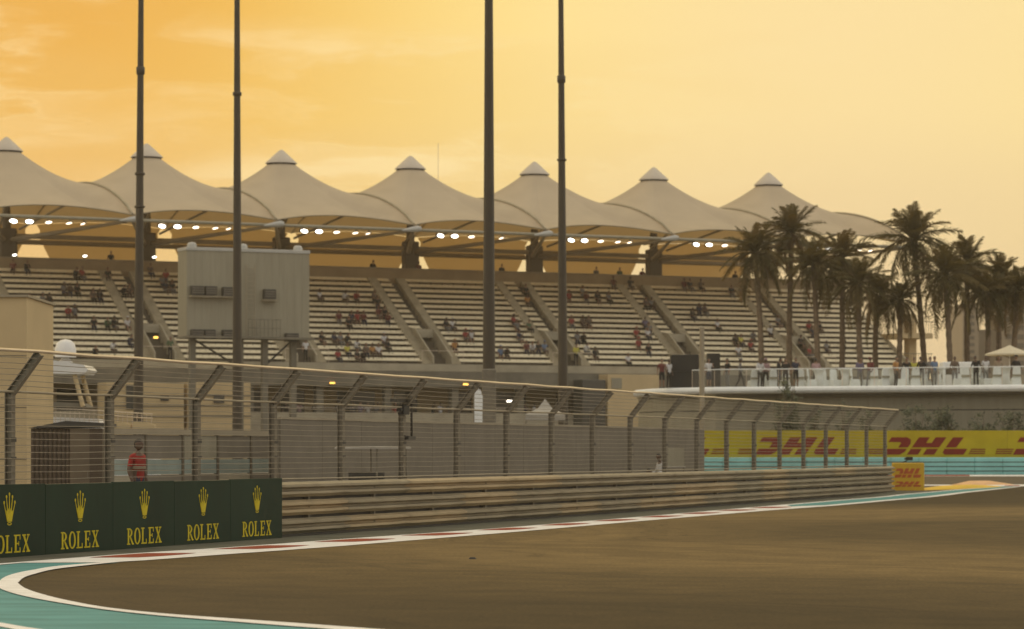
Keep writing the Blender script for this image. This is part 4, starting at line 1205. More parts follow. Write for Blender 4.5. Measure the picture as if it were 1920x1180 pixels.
# draped chairs and cocktail tables
def chair_mesh():
    b = MB()
    def ring(w, d0, d1, z): return [(-w, d0, z), (w, d0, z), (w, d1, z), (-w, d1, z)]
    R_ = [ring(.27, -.30, .30, 0), ring(.25, -.27, .27, .25), ring(.225, -.24, .24, .46)]
    vs = [p for r in R_ for p in r]
    fs = [(i * 4 + j, i * 4 + (j + 1) % 4, i * 4 + 4 + (j + 1) % 4, i * 4 + 4 + j) for i in range(2) for j in range(4)] + [(8, 9, 10, 11)]
    b.add(vs, fs)
    R2 = [ring(.225, .15, .245, .461), ring(.22, .17, .26, .75), ring(.20, .20, .285, 1.0), ring(.15, .215, .285, 1.06)]
    vs = [p for r in R2 for p in r]
    fs = [(i * 4 + j, i * 4 + (j + 1) % 4, i * 4 + 4 + (j + 1) % 4, i * 4 + 4 + j) for i in range(3) for j in range(4)] + [(12, 13, 14, 15)]
    b2 = MB().add(vs, fs)
    return b.mesh('seat_cover', M_cloth), b2.mesh('back_cover', M_cloth), MB().box((-.23, .22, .52), (.23, .30, .64)).mesh('sash', M_grey)
cs, cbk, csa = chair_mesh()
crs = random.Random(5)
chairs = [1412, 1447, 1471, 1502, 1522, 1546, 1566, 1603, 1622, 1641, 1657, 1694, 1716, 1738, 1795, 1812, 1848, 1868, 1905]
where = ['leftmost on the terrace', 'left of the vine column', 'just right of the vine column'] + ['%s from the left in the long row' % w for w in ('fourth', 'fifth', 'sixth', 'seventh', 'eighth', 'ninth', 'tenth', 'eleventh', 'twelfth', 'thirteenth', 'fourteenth')] + ['before the bar kiosk', 'right of the bar kiosk', 'left of the parasol pole', 'below the parasol', 'rightmost under the parasol']
for x, wd in zip(chairs, where):
    Yq = yr(x) + 1.5 + crs.uniform(0, 1.8)
    o = empty('chair', (tx(x, Yq), Yq, ZD), R(crs.choice((0, 25, -30, 90, 160, 200, 180))), 'chair under a white cloth cover, ' + wd, 'chair', 'white covered chairs on the terrace')
    link('seat_cover', cs, o); link('back_cover', cbk, o); link('sash', csa, o)
tcl = MB().lathe([(.34, 0.0), (.36, .02), (.20, .62), (.30, 1.0), (.42, 1.04), (.42, 1.07), (0, 1.08)], 14).mesh('cloth', M_cloth)
tleg = MB().tube([(0, 0, 0), (0, 0, 1.0)], .04, 6).mesh('stem', M_steel)
for x, wd in zip((1430, 1535, 1585, 1675, 1758, 1828, 1885), ('leftmost of the row', 'between the chairs left of centre', 'in front of the thin palm trunks', 'below the low palm', 'left of the bar kiosk', 'right of the bar kiosk', 'below the parasol')):
    Yq = yr(x) + 2.6
    o = empty('cocktail_table', (tx(x, Yq), Yq, ZD), 0, 'standing table in a white fitted cloth, ' + wd, 'table', 'white cocktail tables on the terrace')
    link('cloth', tcl, o); link('stem', tleg, o)

# ================================================================== FAR TOWER
Yt = 430.0
ft = empty('tower_block', (tx(1805, Yt), Yt, gh(Yt)), 0, 'pale far-off tower block behind the palms at the right edge', 'building')
def TT(b, n, m, par=ft): return b.build(n, m, par)
px_ = Yt / F
TT(MB().box((0, 0, 0), (30 * px_, 14, (285 + 5) * px_)), 'wing', M_tower)
TT(MB().box((30 * px_, 3.0, 0), (75 * px_, 14, 245 * px_)), 'recess_wall', M_tower)
TT(MB().box((75 * px_, .5, 0), (200 * px_, 14, (312) * px_)), 'wing', M_tower)
for i in range(9):
    for j in range(5):
        x = (81 + j * 22) * px_; z = (160 + i * 16.5) * px_
        if j == 0 and i % 2: continue
        w = TT(MB().box((x, .40, z), (x + 13 * px_, .499, z + 9 * px_)), 'window', M_towerw)
for i in range(9):
    z = (160 + i * 13) * px_
    TT(MB().box((8 * px_, -.1, z), (22 * px_, -.001, z + 6.5 * px_)), 'window', M_towerw)
TT(MB().box((75 * px_, .0, 312 * px_), (200 * px_, 14, 316 * px_)), 'parapet', M_tower)
TT(MB().box((0, -.2, 290 * px_), (30 * px_, 14, 293 * px_)), 'parapet', M_tower)

# ================================================================== PALMS AND SHRUBS
def frond_mesh(seed, droop, rise, m):
    """one feathery leaf of unit length along +x, bending down, with narrow leaflets on both sides"""
    rr = random.Random(seed); b = MB(); n = 10; pts = []
    for i in range(n + 1):
        t_ = i / n
        pts.append(Vector((t_ * (1 - .12 * droop * t_), rr.uniform(-.004, .004), rise * t_ - droop * t_ ** 2.1)))
    b.tube(pts, [.018 * (1 - .85 * i / n) for i in range(n + 1)], 4)
    for i in range(30):
        t_ = .12 + .86 * i / 29
        k = t_ * n; j = min(int(k), n - 1); p = pts[j].lerp(pts[j + 1], k - j); d = (pts[j + 1] - pts[j]).normalized()
        L2 = .27 * math.sin(math.pi * min(1, .16 + t_ * .80)) ** .7 * rr.uniform(.85, 1.15)
        for s_ in (-1, 1):
            side = Vector((0, s_, 0))
            tipd = (d * .62 + side * .72 + Vector((0, 0, rr.uniform(-.30, .34)))).normalized()
            w = .013
            q = p + tipd * L2 * .5 + Vector((0, 0, .01)); e = p + tipd * L2 + Vector((0, 0, -.10 * L2 - .02))
            up = Vector((0, 0, 1)).cross(tipd).normalized() * w
            b.add([p - up * .6, p + up * .6, q + up, q - up, e], [(0, 1, 2, 3), (3, 2, 4)])
    return b.mesh('frond', m)
fronds = {}
for ci in range(4):
    for vi, (dr, ri) in enumerate(((.22, .10), (.42, .12), (.70, .10), (.95, .0))):
        fronds[ci, vi] = frond_mesh(ci * 10 + vi, dr, ri, M_leafs[ci])
def palm(xc, yc, xb, Rpx, Y, label, nf=42, seed=0):
    yc += 14
    rr = random.Random(seed + int(xc))
    zc = CAMH + (HZ - yc) / F * Y
    cx, bx = tx(xc, Y), tx(xb, Y)
    o = empty('palm_tree', (bx, Y, ZD), 0, label, 'palm tree', 'date palms on the terrace')
    hgt = zc - ZD; dx_ = cx - bx
    bend = rr.uniform(-.15, .15)
    n = 22; pts = []; rs = []
    for i in range(n + 1):
        t_ = i / n
        pts.append((dx_ * t_ ** 1.3 + bend * math.sin(math.pi * t_), 0, hgt * t_ - .02))
        rs.append((.20 - .05 * t_) * (1.10 if i % 2 else .92) * (1.25 if t_ > .9 else 1) + (.08 if i == 0 else 0))
    trk = MB().tube(pts, rs, 9, smooth=False).build('trunk', M_trunk, o)
    # stubby cut leaf bases below the crown
    bs = MB()
    for i in range(26):
        a = rr.uniform(0, 2 * math.pi); z = hgt - rr.uniform(.1, 1.1); t_ = z / hgt
        c = Vector((dx_ * t_ ** 1.3 + bend * math.sin(math.pi * t_), 0, z))
        d = Vector((math.cos(a), math.sin(a), 1.0)).normalized()
        bs.tube([c + Vector((math.cos(a), math.sin(a), 0)) * .12, c + d * rr.uniform(.28, .42)], [.07, .03], 4)
    ob = bs.build('leaf_bases', M_trunk, o); ob['kind'] = 'stuff'
    Lm = Rpx / F * Y * 1.12
    ga = rr.uniform(0, 6)
    for i in range(nf):
        f = (i + .5) / nf
        a = ga + i * 2.39996 + rr.uniform(-.2, .2)
        el = R(86 - 128 * f ** .9 + rr.uniform(-9, 9))        # upright in the middle, hanging outside
        vi = 0 if el > R(50) else (1 if el > R(15) else (2 if el > R(-12) else 3))
        ci = rr.choice((0, 0, 1, 2)) if el > R(-18) else rr.choice((1, 3, 2))
        L3 = Lm * rr.uniform(.86, 1.12) * (.74 if el > R(55) else (.88 if el > R(35) else 1))
        fo = link('frond', fronds[ci, vi], o, (dx_ + .1 * math.cos(a), .1 * math.sin(a), hgt + .05 + .1 * math.sin(el)), (rr.uniform(-.5, .5), -el, a), (L3, L3, L3))
PALMS = [(1415, 462, 1427, 66, 188, 'palm with a dark crown, leftmost of the group'),
 (1484, 424, 1480, 62, 190, 'second palm from the left, its crown high against the tent roof'),
 (1527, 486, 1536, 60, 186, 'third palm trunk from the left with a lower crown'),
 (1578, 472, 1578, 64, 190, 'palm below the right end of the last tent roof'),
 (1610, 520, 1616, 62, 185, 'palm with a low crown in the thick of the group'),
 (1646, 545, 1645, 56, 191, 'low palm left of the gap with bright sky'),
 (1688, 552, 1684, 46, 186, 'short palm with a small crown beside the stand end'),
 (1712, 438, 1736, 78, 188, 'tallest palm, its thin trunk leaning left'),
 (1772, 505, 1783, 74, 185, 'palm with wide drooping fronds behind the bar kiosk'),
 (1814, 484, 1815, 66, 190, 'second palm right of the leaning one, crown held high'),
 (1850, 535, 1849, 54, 186, 'lower palm before the tower block'),
 (1876, 512, 1873, 60, 191, 'palm over the left half of the parasol'),
 (1908, 530, 1898, 60, 187, 'rightmost palm, cut by the picture edge')]
for i, p in enumerate(PALMS): palm(*p, seed=i)

def bush(x0, x1, ytop, Y, zbase, label, n=900, seed=0, tall=False, m=0):
    rr = random.Random(seed)
    xa, xb = tx(x0, Y), tx(x1, Y); zt = CAMH + (HZ - ytop) / F * Y
    o = empty('shrub', ((xa + xb) / 2, Y, zbase), 0, label, 'shrub', 'shrubs before the terrace wall')
    hw = (xb - xa) / 2; h = zt - zbase
    stb = MB(); ends = []
    for i in range(9):
        a = rr.uniform(0, 6.28); r_ = rr.uniform(.2, .8)
        e = Vector((math.cos(a) * hw * r_, math.sin(a) * min(hw, .7) * r_, h * rr.uniform(.6, .95)))
        stb.tube([(0, 0, 0), (e.x * .35, e.y * .35, e.z * .55), tuple(e)], [.04, .025, .01], 5); ends.append(e)
    stb.build('stem', M_trunk, o)['kind'] = 'stuff'
    lv = MB()
    for i in range(n):
        if i % 26 == 0:
            f = rr.uniform(-1, 1); env = h * (1 - .45 * f * f) * rr.uniform(.55, 1.0)
            c = Vector((f * hw, rr.uniform(-.5, .5), env * rr.uniform(.12, 1.0) ** .7)); r_ = rr.uniform(.14, .34)
        p = c + Vector((rr.gauss(0, 1), rr.gauss(0, 1), rr.gauss(0, .8))) * r_ * .55
        if p.z < .05: continue
        s_ = rr.uniform(.06, .13)
        a = Vector((rr.gauss(0, 1), rr.gauss(0, 1), rr.gauss(0, .6))).normalized(); b_ = a.orthogonal().normalized()
        lv.add([p - a * s_, p + b_ * s_ * .4, p + a * s_, p - b_ * s_ * .4], [(0, 1, 2, 3)], rr.choice((0, 0, 1)))
    lv.build('foliage', M_bush, o)['kind'] = 'stuff'
bush(1680, 1755, 752, 162.5, gh(162), 'dark shrub just right of the fence end', 2600, 1)
bush(1742, 1795, 742, 163.5, gh(162), 'taller shrub with paler tips before the terrace wall', 2400, 2)
bush(1800, 1870, 768, 162.0, gh(162), 'broad low shrub above the yellow board, right of the poster', 2600, 3)
bush(1850, 1935, 760, 162.8, gh(162), 'wide dark shrub at the right edge above the yellow board', 3600, 4)
bush(1455, 1500, 690, 166.6, gh(165), 'tall climbing shrub reaching up over the terrace rim', 3200, 5, True)
bush(1508, 1545, 750, 163.5, gh(162), 'small shrub right of the climbing one', 1100, 6)
bush(1566, 1600, 744, 163.5, gh(162), 'thin shrub above the fence, left of centre on the terrace wall', 900, 7)
bush(1606, 1642, 748, 163.5, gh(162), 'thin shrub behind the last fence posts', 900, 8)
# faded poster on the terrace wall
po = empty('poster', (tx(1788, 167.0), 166.3, GB + .4), 0, 'faded pale poster with red shapes on the terrace wall', 'poster')
MB().box((0, .0, .9), (1.9, .03, 2.3)).build('sheet', M_cloth, po)
for (a, c, d, e) in ((.35, 1.3, .8, 1.7), (.9, 1.1, 1.4, 1.5), (.5, 1.75, 1.0, 2.0)):
    MB().prism([(a, c), (d, c + .1), (d + .1, e), (a + .1, e - .08)], -.006, -.001, 'y').build('printed_shape', M_redl, po)
MB().box((.1, .031, -.4), (.18, .08, 2.2)).build('support', M_steel, po)

# white feather banner and small pointed gazebo behind the hoarding
Yf = 112.0
fb = empty('feather_banner', (tx(897, Yf), Yf, gh(Yf)), 0, 'tall narrow white banner left of the thickest mast', 'banner')
z0_, z1_ = CAMH + (HZ - 792) / F * Yf - gh(Yf), CAMH + (HZ - 727) / F * Yf - gh(Yf)
MB().tube([(-.17, .02, 0), (-.17, .02, z1_)], .02, 6).build('pole', M_steel, fb)
MB().prism([(-.15, z0_), (.15, z0_), (.16, z1_ - .35), (.08, z1_ - .08), (-.15, z1_)], -.008, .008, 'y').build('flag', M_cloth, fb)
Yg = 135.0
gz = empty('gazebo', (tx(1022, Yg), Yg, gh(Yg)), 0, 'small white pointed gazebo above the hoarding right of the thickest mast', 'gazebo')
zE = CAMH + (HZ - 778) / F * Yg - gh(Yg); zA = CAMH + (HZ - 748) / F * Yg - gh(Yg)
gb_ = MB(); hw_ = .9
for i in range(4):
    c = [(-hw_, -hw_), (hw_, -hw_), (hw_, hw_), (-hw_, hw_)]
    (xa, ya_), (xb, yb_) = c[i], c[(i + 1) % 4]
    gb_.add([(xa, ya_, zE), (xb, yb_, zE), (xb * .35, yb_ * .35, zE + (zA - zE) * .42), (xa * .35, ya_ * .35, zE + (zA - zE) * .42), (0, 0, zA)], [(0, 1, 2, 3), (3, 2, 4)])
    gb_.add([(xa, ya_, zE), (xb, yb_, zE), (xb, yb_, zE - .25), (xa, ya_, zE - .25)], [(0, 1, 2, 3)])
    MB().tube([(xa * .97, ya_ * .97, 0), (xa * .97, ya_ * .97, zE)], .03, 6).build('leg', M_steel, gz)
gb_.build('canopy', M_dimwhite, gz)

# ================================================================== PEOPLE
M_skin = mat('skin', (.25, .145, .09), .6, .1, 6)
M_skin2 = mat('skin_dark', (.12, .07, .045), .6, .1, 6)
M_hair = mat('hair', (.016, .012, .009), .6, .2, 10)
CLOTH = {n: mat('cloth_' + n, tuple(k * .75 + .25 * sum(c) / 3 * .6 for k in c), .85, .12, 6) for n, c in dict(red=(.34, .025, .018), darkred=(.16, .022, .02), white=(.62, .60, .58), black=(.018, .016, .016), grey=(.20, .19, .18),
         navy=(.03, .035, .07), blue=(.12, .20, .34), brown=(.13, .085, .055), orange=(.50, .22, .03), yellow=(.58, .52, .02), green=(.07, .13, .06), pink=(.40, .24, .24), purple=(.16, .13, .22), tan=(.34, .25, .15)).items()}
def head(mb, c, yaw=0.0, pitch=0.0, hat=False):
    """skull with jaw, nose, brow, ears, eyes; hair over the crown and back. local -y is the face"""
    Rm = Matrix.Rotation(yaw, 3, 'Z') @ Matrix.Rotation(pitch, 3, 'X')
    nu, nv = 16, 12; vs = []; mi = []
    for j in range(nv + 1):
        th = math.pi * j / nv
        for i in range(nu):
            ph = 2 * math.pi * i / nu
            x, y, z = math.sin(th) * math.cos(ph), math.sin(th) * math.sin(ph), math.cos(th)
            p = Vector((.078 * x, .098 * y, .118 * z))
            if z < -.1: p.x *= 1 - .30 * (-z - .1); p.y *= 1 - .12 * (-z - .1)
            if y < -.8 and abs(x) < .35 and -.35 < z < .12: p.y -= .022 * (1 - abs(x) / .35)
            if y < -.7 and .12 < z < .3: p.y -= .006
            if abs(x) > .93 and abs(z) < .3: p.x *= 1.16
            vs.append(c + Rm @ p)
    fs = []
    for j in range(nv):
        for i in range(nu):
            fs.append((j * nu + i, j * nu + (i + 1) % nu, (j + 1) * nu + (i + 1) % nu, (j + 1) * nu + i))
            th = math.pi * (j + .5) / nv; ph = 2 * math.pi * (i + .5) / nu
            y, z = math.sin(th) * math.sin(ph), math.cos(th)
            mi.append(1 if (z > .52 or (y > -.1 and z > -.35 and abs(math.sin(th) * math.cos(ph)) < .97) or (y > .35 and z > -.55)) else 0)
    for f_, m_ in zip(fs, mi): mb.add([vs[k] * (1) + ((vs[k] - c) * (.07 if m_ else 0)) for k in f_], [(0, 1, 2, 3)], m_, True)
    for s_ in (-1, 1):
        e = c + Rm @ Vector((.030 * s_, -.090, .012))
        mb.add([e + Rm @ Vector((a, 0, b)) for a, b in ((-.013, 0), (0, -.006), (.013, 0), (0, .007))], [(0, 1, 2, 3)], 1)
    mo = c + Rm @ Vector((0, -.094, -.055))
    mb.add([mo + Rm @ Vector((a, 0, b)) for a, b in ((-.022, 0), (0, -.006), (.022, 0), (0, .005))], [(0, 1, 2, 3)], 2)
    if hat:
        for k in range(10):
            a0, a1 = 2 * math.pi * k / 10, 2 * math.pi * (k + 1) / 10
            for (r0, z0, r1, z1) in ((.095, .045, .088, .11), (.088, .11, .02, .135)):
                mb.add([c + Rm @ Vector((r0 * math.cos(a0), r0 * 1.2 * math.sin(a0), z0)), c + Rm @ Vector((r0 * math.cos(a1), r0 * 1.2 * math.sin(a1), z0)), c + Rm @ Vector((r1 * math.cos(a1), r1 * 1.2 * math.sin(a1), z1)), c + Rm @ Vector((r1 * math.cos(a0), r1 * 1.2 * math.sin(a0), z1))], [(0, 1, 2, 3)], 2)
        mb.add([c + Rm @ Vector(p) for p in ((-.07, -.09, .05), (.07, -.09, .05), (.05, -.19, .04), (-.05, -.19, .04))], [(0, 1, 2, 3)], 2)
def hand(mb, w, d, side):
    """palm with four unequal curled fingers and a thumb"""
    d = d.normalized(); u = d.cross(Vector((0, 1, 0.2))).normalized(); nrm = d.cross(u).normalized()
    mb.tube([w, w + d * .045, w + d * .085], [.026, .038, .034], 8, 0)
    for i, L in enumerate((.066, .078, .072, .055)):
        o_ = u * (-.027 + .018 * i)
        a = w + d * .08 + o_; b = a + d * L * .55 + nrm * .008; c = b + d * L * .35 + nrm * L * .35
        mb.tube([a, b, c], [.0095, .009, .007], 5, 0)
    t0 = w + d * .03 - u * .03
    mb.tube([t0, t0 + d * .03 - u * .022, t0 + d * .06 - u * .018 + nrm * .012], [.012, .011, .008], 5, 0)
def body(name, J, sleeves='short', shorts=False, yaw=0.0, pitch=0.0, hat=False):
    """skeleton grown with a Skin modifier into one surface; joints in J"""
    order = ['pelvis', 'spine', 'chest', 'neck', 'headb', 'shL', 'elL', 'wrL', 'shR', 'elR', 'wrR', 'hipL', 'knL', 'anL', 'toL', 'hipR', 'knR', 'anR', 'toR']
    rad = dict(pelvis=(.155, .115), spine=(.145, .105), chest=(.175, .12), neck=(.058, .058), headb=(.05, .055), sh=(.068, .066), el=(.045, .045), wr=(.030, .028), hip=(.098, .095), kn=(.062, .062), an=(.045, .045), to=(.042, .032))
    edges = [('pelvis', 'spine'), ('spine', 'chest'), ('chest', 'neck'), ('neck', 'headb')]
    for s_ in 'LR': edges += [('chest', 'sh' + s_), ('sh' + s_, 'el' + s_), ('el' + s_, 'wr' + s_), ('pelvis', 'hip' + s_), ('hip' + s_, 'kn' + s_), ('kn' + s_, 'an' + s_), ('an' + s_, 'to' + s_)]
    me = bpy.data.meshes.new('tmp'); idx = {n: i for i, n in enumerate(order)}
    me.from_pydata([J[n] for n in order], [(idx[a], idx[b]) for a, b in edges], [])
    ob = bpy.data.objects.new('tmp', me); col.objects.link(ob)
    sk = ob.modifiers.new('skin', 'SKIN'); ss = ob.modifiers.new('sub', 'SUBSURF'); ss.levels = 1; ss.render_levels = 1
    lay = me.skin_vertices[0].data if me.skin_vertices else None
    if lay is None:
        bm = bmesh.new(); bm.from_mesh(me); bm.verts.layers.skin.verify(); bm.to_mesh(me); bm.free(); lay = me.skin_vertices[0].data
    for n, i in idx.items():
        r_ = rad.get(n, rad.get(n[:-1])); lay[i].radius = r_
        lay[i].use_root = (n == 'pelvis')
    dg = bpy.context.evaluated_depsgraph_get()
    ev = bpy.data.meshes.new_from_object(ob.evaluated_get(dg))
    bpy.data.objects.remove(ob)
    JV = {n: Vector(J[n]) for n in order}
    def near(p):
        best = None
        for a, b in edges:
            A, B = JV[a], JV[b]; d = B - A; t_ = max(0, min(1, (p - A).dot(d) / d.length_squared)); q = (p - A - d * t_).length
            if best is None or q < best[0]: best = (q, a, b, t_)
        return best
    mb = MB(); base = [v.co.copy() for v in ev.vertices]
    for f in ev.polygons:
        q, a, b, t_ = near(f.center); k = b[:2]
        if k in ('sp', 'ch') or b == 'spine': m_ = 2
        elif b in ('neck', 'headb'): m_ = 0 if (b == 'headb' or t_ > .55) else 2
        elif k in ('sh',): m_ = 2
        elif k == 'el': m_ = 2 if (sleeves == 'long' or t_ < .75) else 0
        elif k == 'wr': m_ = 2 if sleeves == 'long' and t_ < .92 else 0
        elif k == 'hi': m_ = 3
        elif k == 'kn': m_ = 3
        elif k == 'an': m_ = 0 if shorts else (3 if t_ < .9 else 4)
        else: m_ = 4
        if b.startswith('hip') and f.center.z > JV['pelvis'].z + .03: m_ = 2
        mb.f.append(tuple(f.vertices)); mb.m.append(m_); mb.sm.append(True)
    mb.v = [tuple(v) for v in base]
    bpy.data.meshes.remove(ev)
    up = (JV['headb'] - JV['neck']).normalized()
    head(mb, JV['headb'] + up * .105, yaw, pitch, hat)
    for s_, sg in (('L', -1), ('R', 1)): hand(mb, JV['wr' + s_], JV['wr' + s_] - JV['el' + s_], sg)
    return mb.mesh(name, [M_skin, M_hair, CLOTH['red'], CLOTH['navy'], M_black])
STAND = dict(pelvis=(0, 0, .96), spine=(0, .0, 1.14), chest=(0, .0, 1.34), neck=(0, .0, 1.49), headb=(0, -.01, 1.555),
             shL=(-.19, 0, 1.42), elL=(-.255, .03, 1.14), wrL=(-.25, -.06, .90), shR=(.19, 0, 1.42), elR=(.255, .03, 1.14), wrR=(.25, -.06, .90),
             hipL=(-.09, 0, .90), knL=(-.105, -.02, .50), anL=(-.11, .03, .09), toL=(-.13, -.13, .045), hipR=(.09, 0, .90), knR=(.105, -.02, .50), anR=(.11, .03, .09), toR=(.13, -.13, .045))
def pose(base, **k): d = dict(base); d.update(k); return d
SIT = dict(pelvis=(0, 0, .12), spine=(0, .01, .30), chest=(0, .0, .50), neck=(0, -.02, .65), headb=(0, -.04, .715),
           shL=(-.19, 0, .58), elL=(-.25, -.06, .32), wrL=(-.13, -.26, .25), shR=(.19, 0, .58), elR=(.25, -.06, .32), wrR=(.13, -.26, .25),
           hipL=(-.09, -.04, .09), knL=(-.12, -.42, .13), anL=(-.12, -.42, -.26), toL=(-.13, -.56, -.29), hipR=(.09, -.04, .09), knR=(.12, -.42, .13), anR=(.12, -.42, -.26), toR=(.13, -.56, -.29))
B_stand = body('person', STAND, 'short')
B_lean = body('person', pose(STAND, elL=(-.27, -.04, 1.15), wrL=(-.20, -.28, 1.10), elR=(.27, -.04, 1.15), wrR=(.20, -.28, 1.10), chest=(0, -.04, 1.34), neck=(0, -.06, 1.48), headb=(0, -.085, 1.545)), 'long', yaw=R(20))
B_phone = body('person', pose(STAND, elR=(.26, -.12, 1.20), wrR=(.14, -.26, 1.38), knL=(-.10, -.07, .50), anL=(-.11, -.04, .09), toL=(-.13, -.20, .045)), 'short', shorts=True, yaw=R(-15))
B_walk = body('person', pose(STAND, knL=(-.10, -.16, .53), anL=(-.10, -.22, .10), toL=(-.10, -.38, .07), knR=(.10, .05, .50), anR=(.10, .26, .14), toR=(.10, .14, .05), elL=(-.25, .12, 1.17), wrL=(-.24, .08, .93), elR=(.25, -.08, 1.17), wrR=(.24, -.22, .98)), 'long', hat=True)
B_sit = body('person', SIT, 'short')
B_sitf = body('person', pose(SIT, chest=(0, -.10, .47), neck=(0, -.18, .60), headb=(0, -.22, .655), shL=(-.19, -.12, .53), shR=(.19, -.12, .53), elL=(-.20, -.32, .30), elR=(.20, -.32, .30), wrL=(-.06, -.48, .38), wrR=(.06, -.48, .38)), 'long', yaw=R(25))
B_sitt = body('person', pose(SIT, elR=(.28, -.12, .40), wrR=(.16, -.30, .56)), 'short', shorts=True, yaw=R(-40), hat=True)
PC = {'n': 0}
def person(me, loc, rz, label, shirt='grey', trous='navy', skin=None, group=None, sc=1.0):
    o = link('person', me, None, loc, (0, 0, rz), (sc, sc, sc))
    tag(o, label, 'person', group)
    for i, m in ((0, skin or M_skin), (2, CLOTH[shirt]), (3, CLOTH[trous])):
        o.material_slots[i].link = 'OBJECT'; o.material_slots[i].material = m
    return o
prr = random.Random(3)
# spectators on the seats
SPEC = [(30,503,'darkred'),(50,502,'black'),(150,516,'red'),(140,518,'black'),(117,545,'grey'),(127,545,'brown'),(137,546,'black'),(178,556,'brown'),(193,557,'black'),
 (58,568,'red'),(75,567,'grey'),(88,568,'black'),(127,590,'red'),(140,590,'grey'),(172,611,'black'),(200,611,'green'),(215,612,'black'),(238,610,'white'),(83,640,'black'),
 (183,658,'black'),(210,652,'white'),(240,645,'navy'),(205,512,'black'),(232,550,'black'),(243,549,'brown'),(285,507,'brown'),(312,515,'red'),(305,530,'grey'),(320,537,'black'),(312,540,'navy'),
 (600,553,'white'),(645,561,'white'),(672,562,'red'),(697,560,'brown'),(711,567,'black'),(640,600,'darkred'),(650,602,'black'),(660,598,'navy'),(673,598,'red'),(684,600,'darkred'),
 (705,590,'darkred'),(715,592,'black'),(724,595,'darkred'),(608,632,'black'),(621,640,'navy'),(640,632,'grey'),(655,632,'black'),(719,640,'white'),(729,646,'black'),
 (635,665,'red'),(657,658,'yellow'),(666,665,'black'),(672,652,'white'),(682,666,'black'),(702,655,'orange'),(712,655,'white'),(690,655,'brown'),(838,615,'black'),(847,612,'white'),(878,635,'red'),(886,634,'white'),
 (850,655,'orange'),(938,665,'blue'),(947,660,'black'),(985,548,'black'),(988,568,'orange'),(965,605,'red'),(975,613,'grey'),(993,615,'green'),(970,628,'navy'),(985,650,'darkred'),(1000,650,'white'),(1013,652,'black'),
 (1022,657,'blue'),(1070,560,'red'),(1090,552,'grey'),(1103,558,'darkred'),(1120,560,'black'),(1140,562,'grey'),(1075,607,'red'),(1088,608,'brown'),(1100,608,'brown'),(1083,632,'grey'),(1092,630,'black'),
 (1098,655,'white'),(1113,660,'black'),(1173,672,'white'),(1212,572,'brown'),(1226,573,'grey'),(1208,610,'purple'),(1219,617,'grey'),(1197,630,'red'),(1210,630,'white'),(1199,650,'red'),(1212,652,'black'),
 (1300,590,'black'),(1309,585,'navy'),(1319,580,'brown'),(1345,613,'white'),(1375,640,'black'),(1386,643,'yellow'),(1410,655,'red'),(1415,632,'grey'),(1380,660,'white'),(1282,527,'darkred'),(1295,530,'black'),(1315,532,'brown'),
 (1155,520,'darkred'),(1180,525,'black'),(1520,610,'red'),(1533,612,'black'),(1525,620,'navy'),(1520,660,'red'),(1548,655,'grey'),(1500,640,'black'),(1455,600,'grey'),(1440,625,'white'),(1368,545,'black'),(1395,550,'grey'),(1580,640,'black'),(1605,655,'grey')]
used = set(); lab_seen = {}
slope_pt = Vector((0, V0 - .05, Z0 + .35))
def seat_at(x, y):
    """row and u for a pixel: meet the sloping plane of seats"""
    best = None
    for r in range(NR):
        u_, z_ = ray_st(x, y, V0 + TR * r)
        e = abs(z_ - (Z0 + RI * r + .50))
        if best is None or e < best[0]: best = (e, r, u_)
    return best[1], best[2]
roww = ['front', 'second', 'third', 'fourth', 'fifth', 'sixth', 'seventh', 'eighth', 'ninth', 'tenth', 'eleventh', 'twelfth', 'thirteenth', 'fourteenth', 'fifteenth', 'top']
tentw = ['leftmost', 'second', 'third', 'fourth', 'fifth', 'sixth', 'last']
spots = []
for (x, y, c) in SPEC:
    r, u_ = seat_at(x, y)
    us = round(u_ / .52)
    while (r, us) in used: us += 1
    used.add((r, us))
    spots.append((r, us * .52, c))
spots.sort()
for (r, u_, c) in spots:
    bay = max(0, min(6, int(round(u_ / S))))
    key = (r, bay, c); lab_seen.setdefault(key, []).append(u_)
cnt = {}
WORDC = dict(darkred='dark red', navy='navy blue', blue='light blue')
for (r, u_, c) in spots:
    bay = max(0, min(6, int(round(u_ / S)))); key = (r, bay, c)
    i = cnt.get(key, 0); cnt[key] = i + 1; tot = len(lab_seen[key])
    suf = '' if tot == 1 else (', left one' if i == 0 else (', right one' if i == tot - 1 else ', middle one'))
    me = prr.choice((B_sit, B_sitf, B_sitt, B_sit))
    p = st(u_, V0 + TR * r + .06, Z0 + RI * r + .19)
    person(me, p, SANG + R(prr.uniform(-25, 25)) , 'seated person in %s, %s row below %s tent peak%s' % (WORDC.get(c, c), roww[r], tentw[bay], suf), c, prr.choice(('navy', 'black', 'grey', 'brown')), prr.choice((None, None, M_skin2)), 'people sitting in the grandstand')
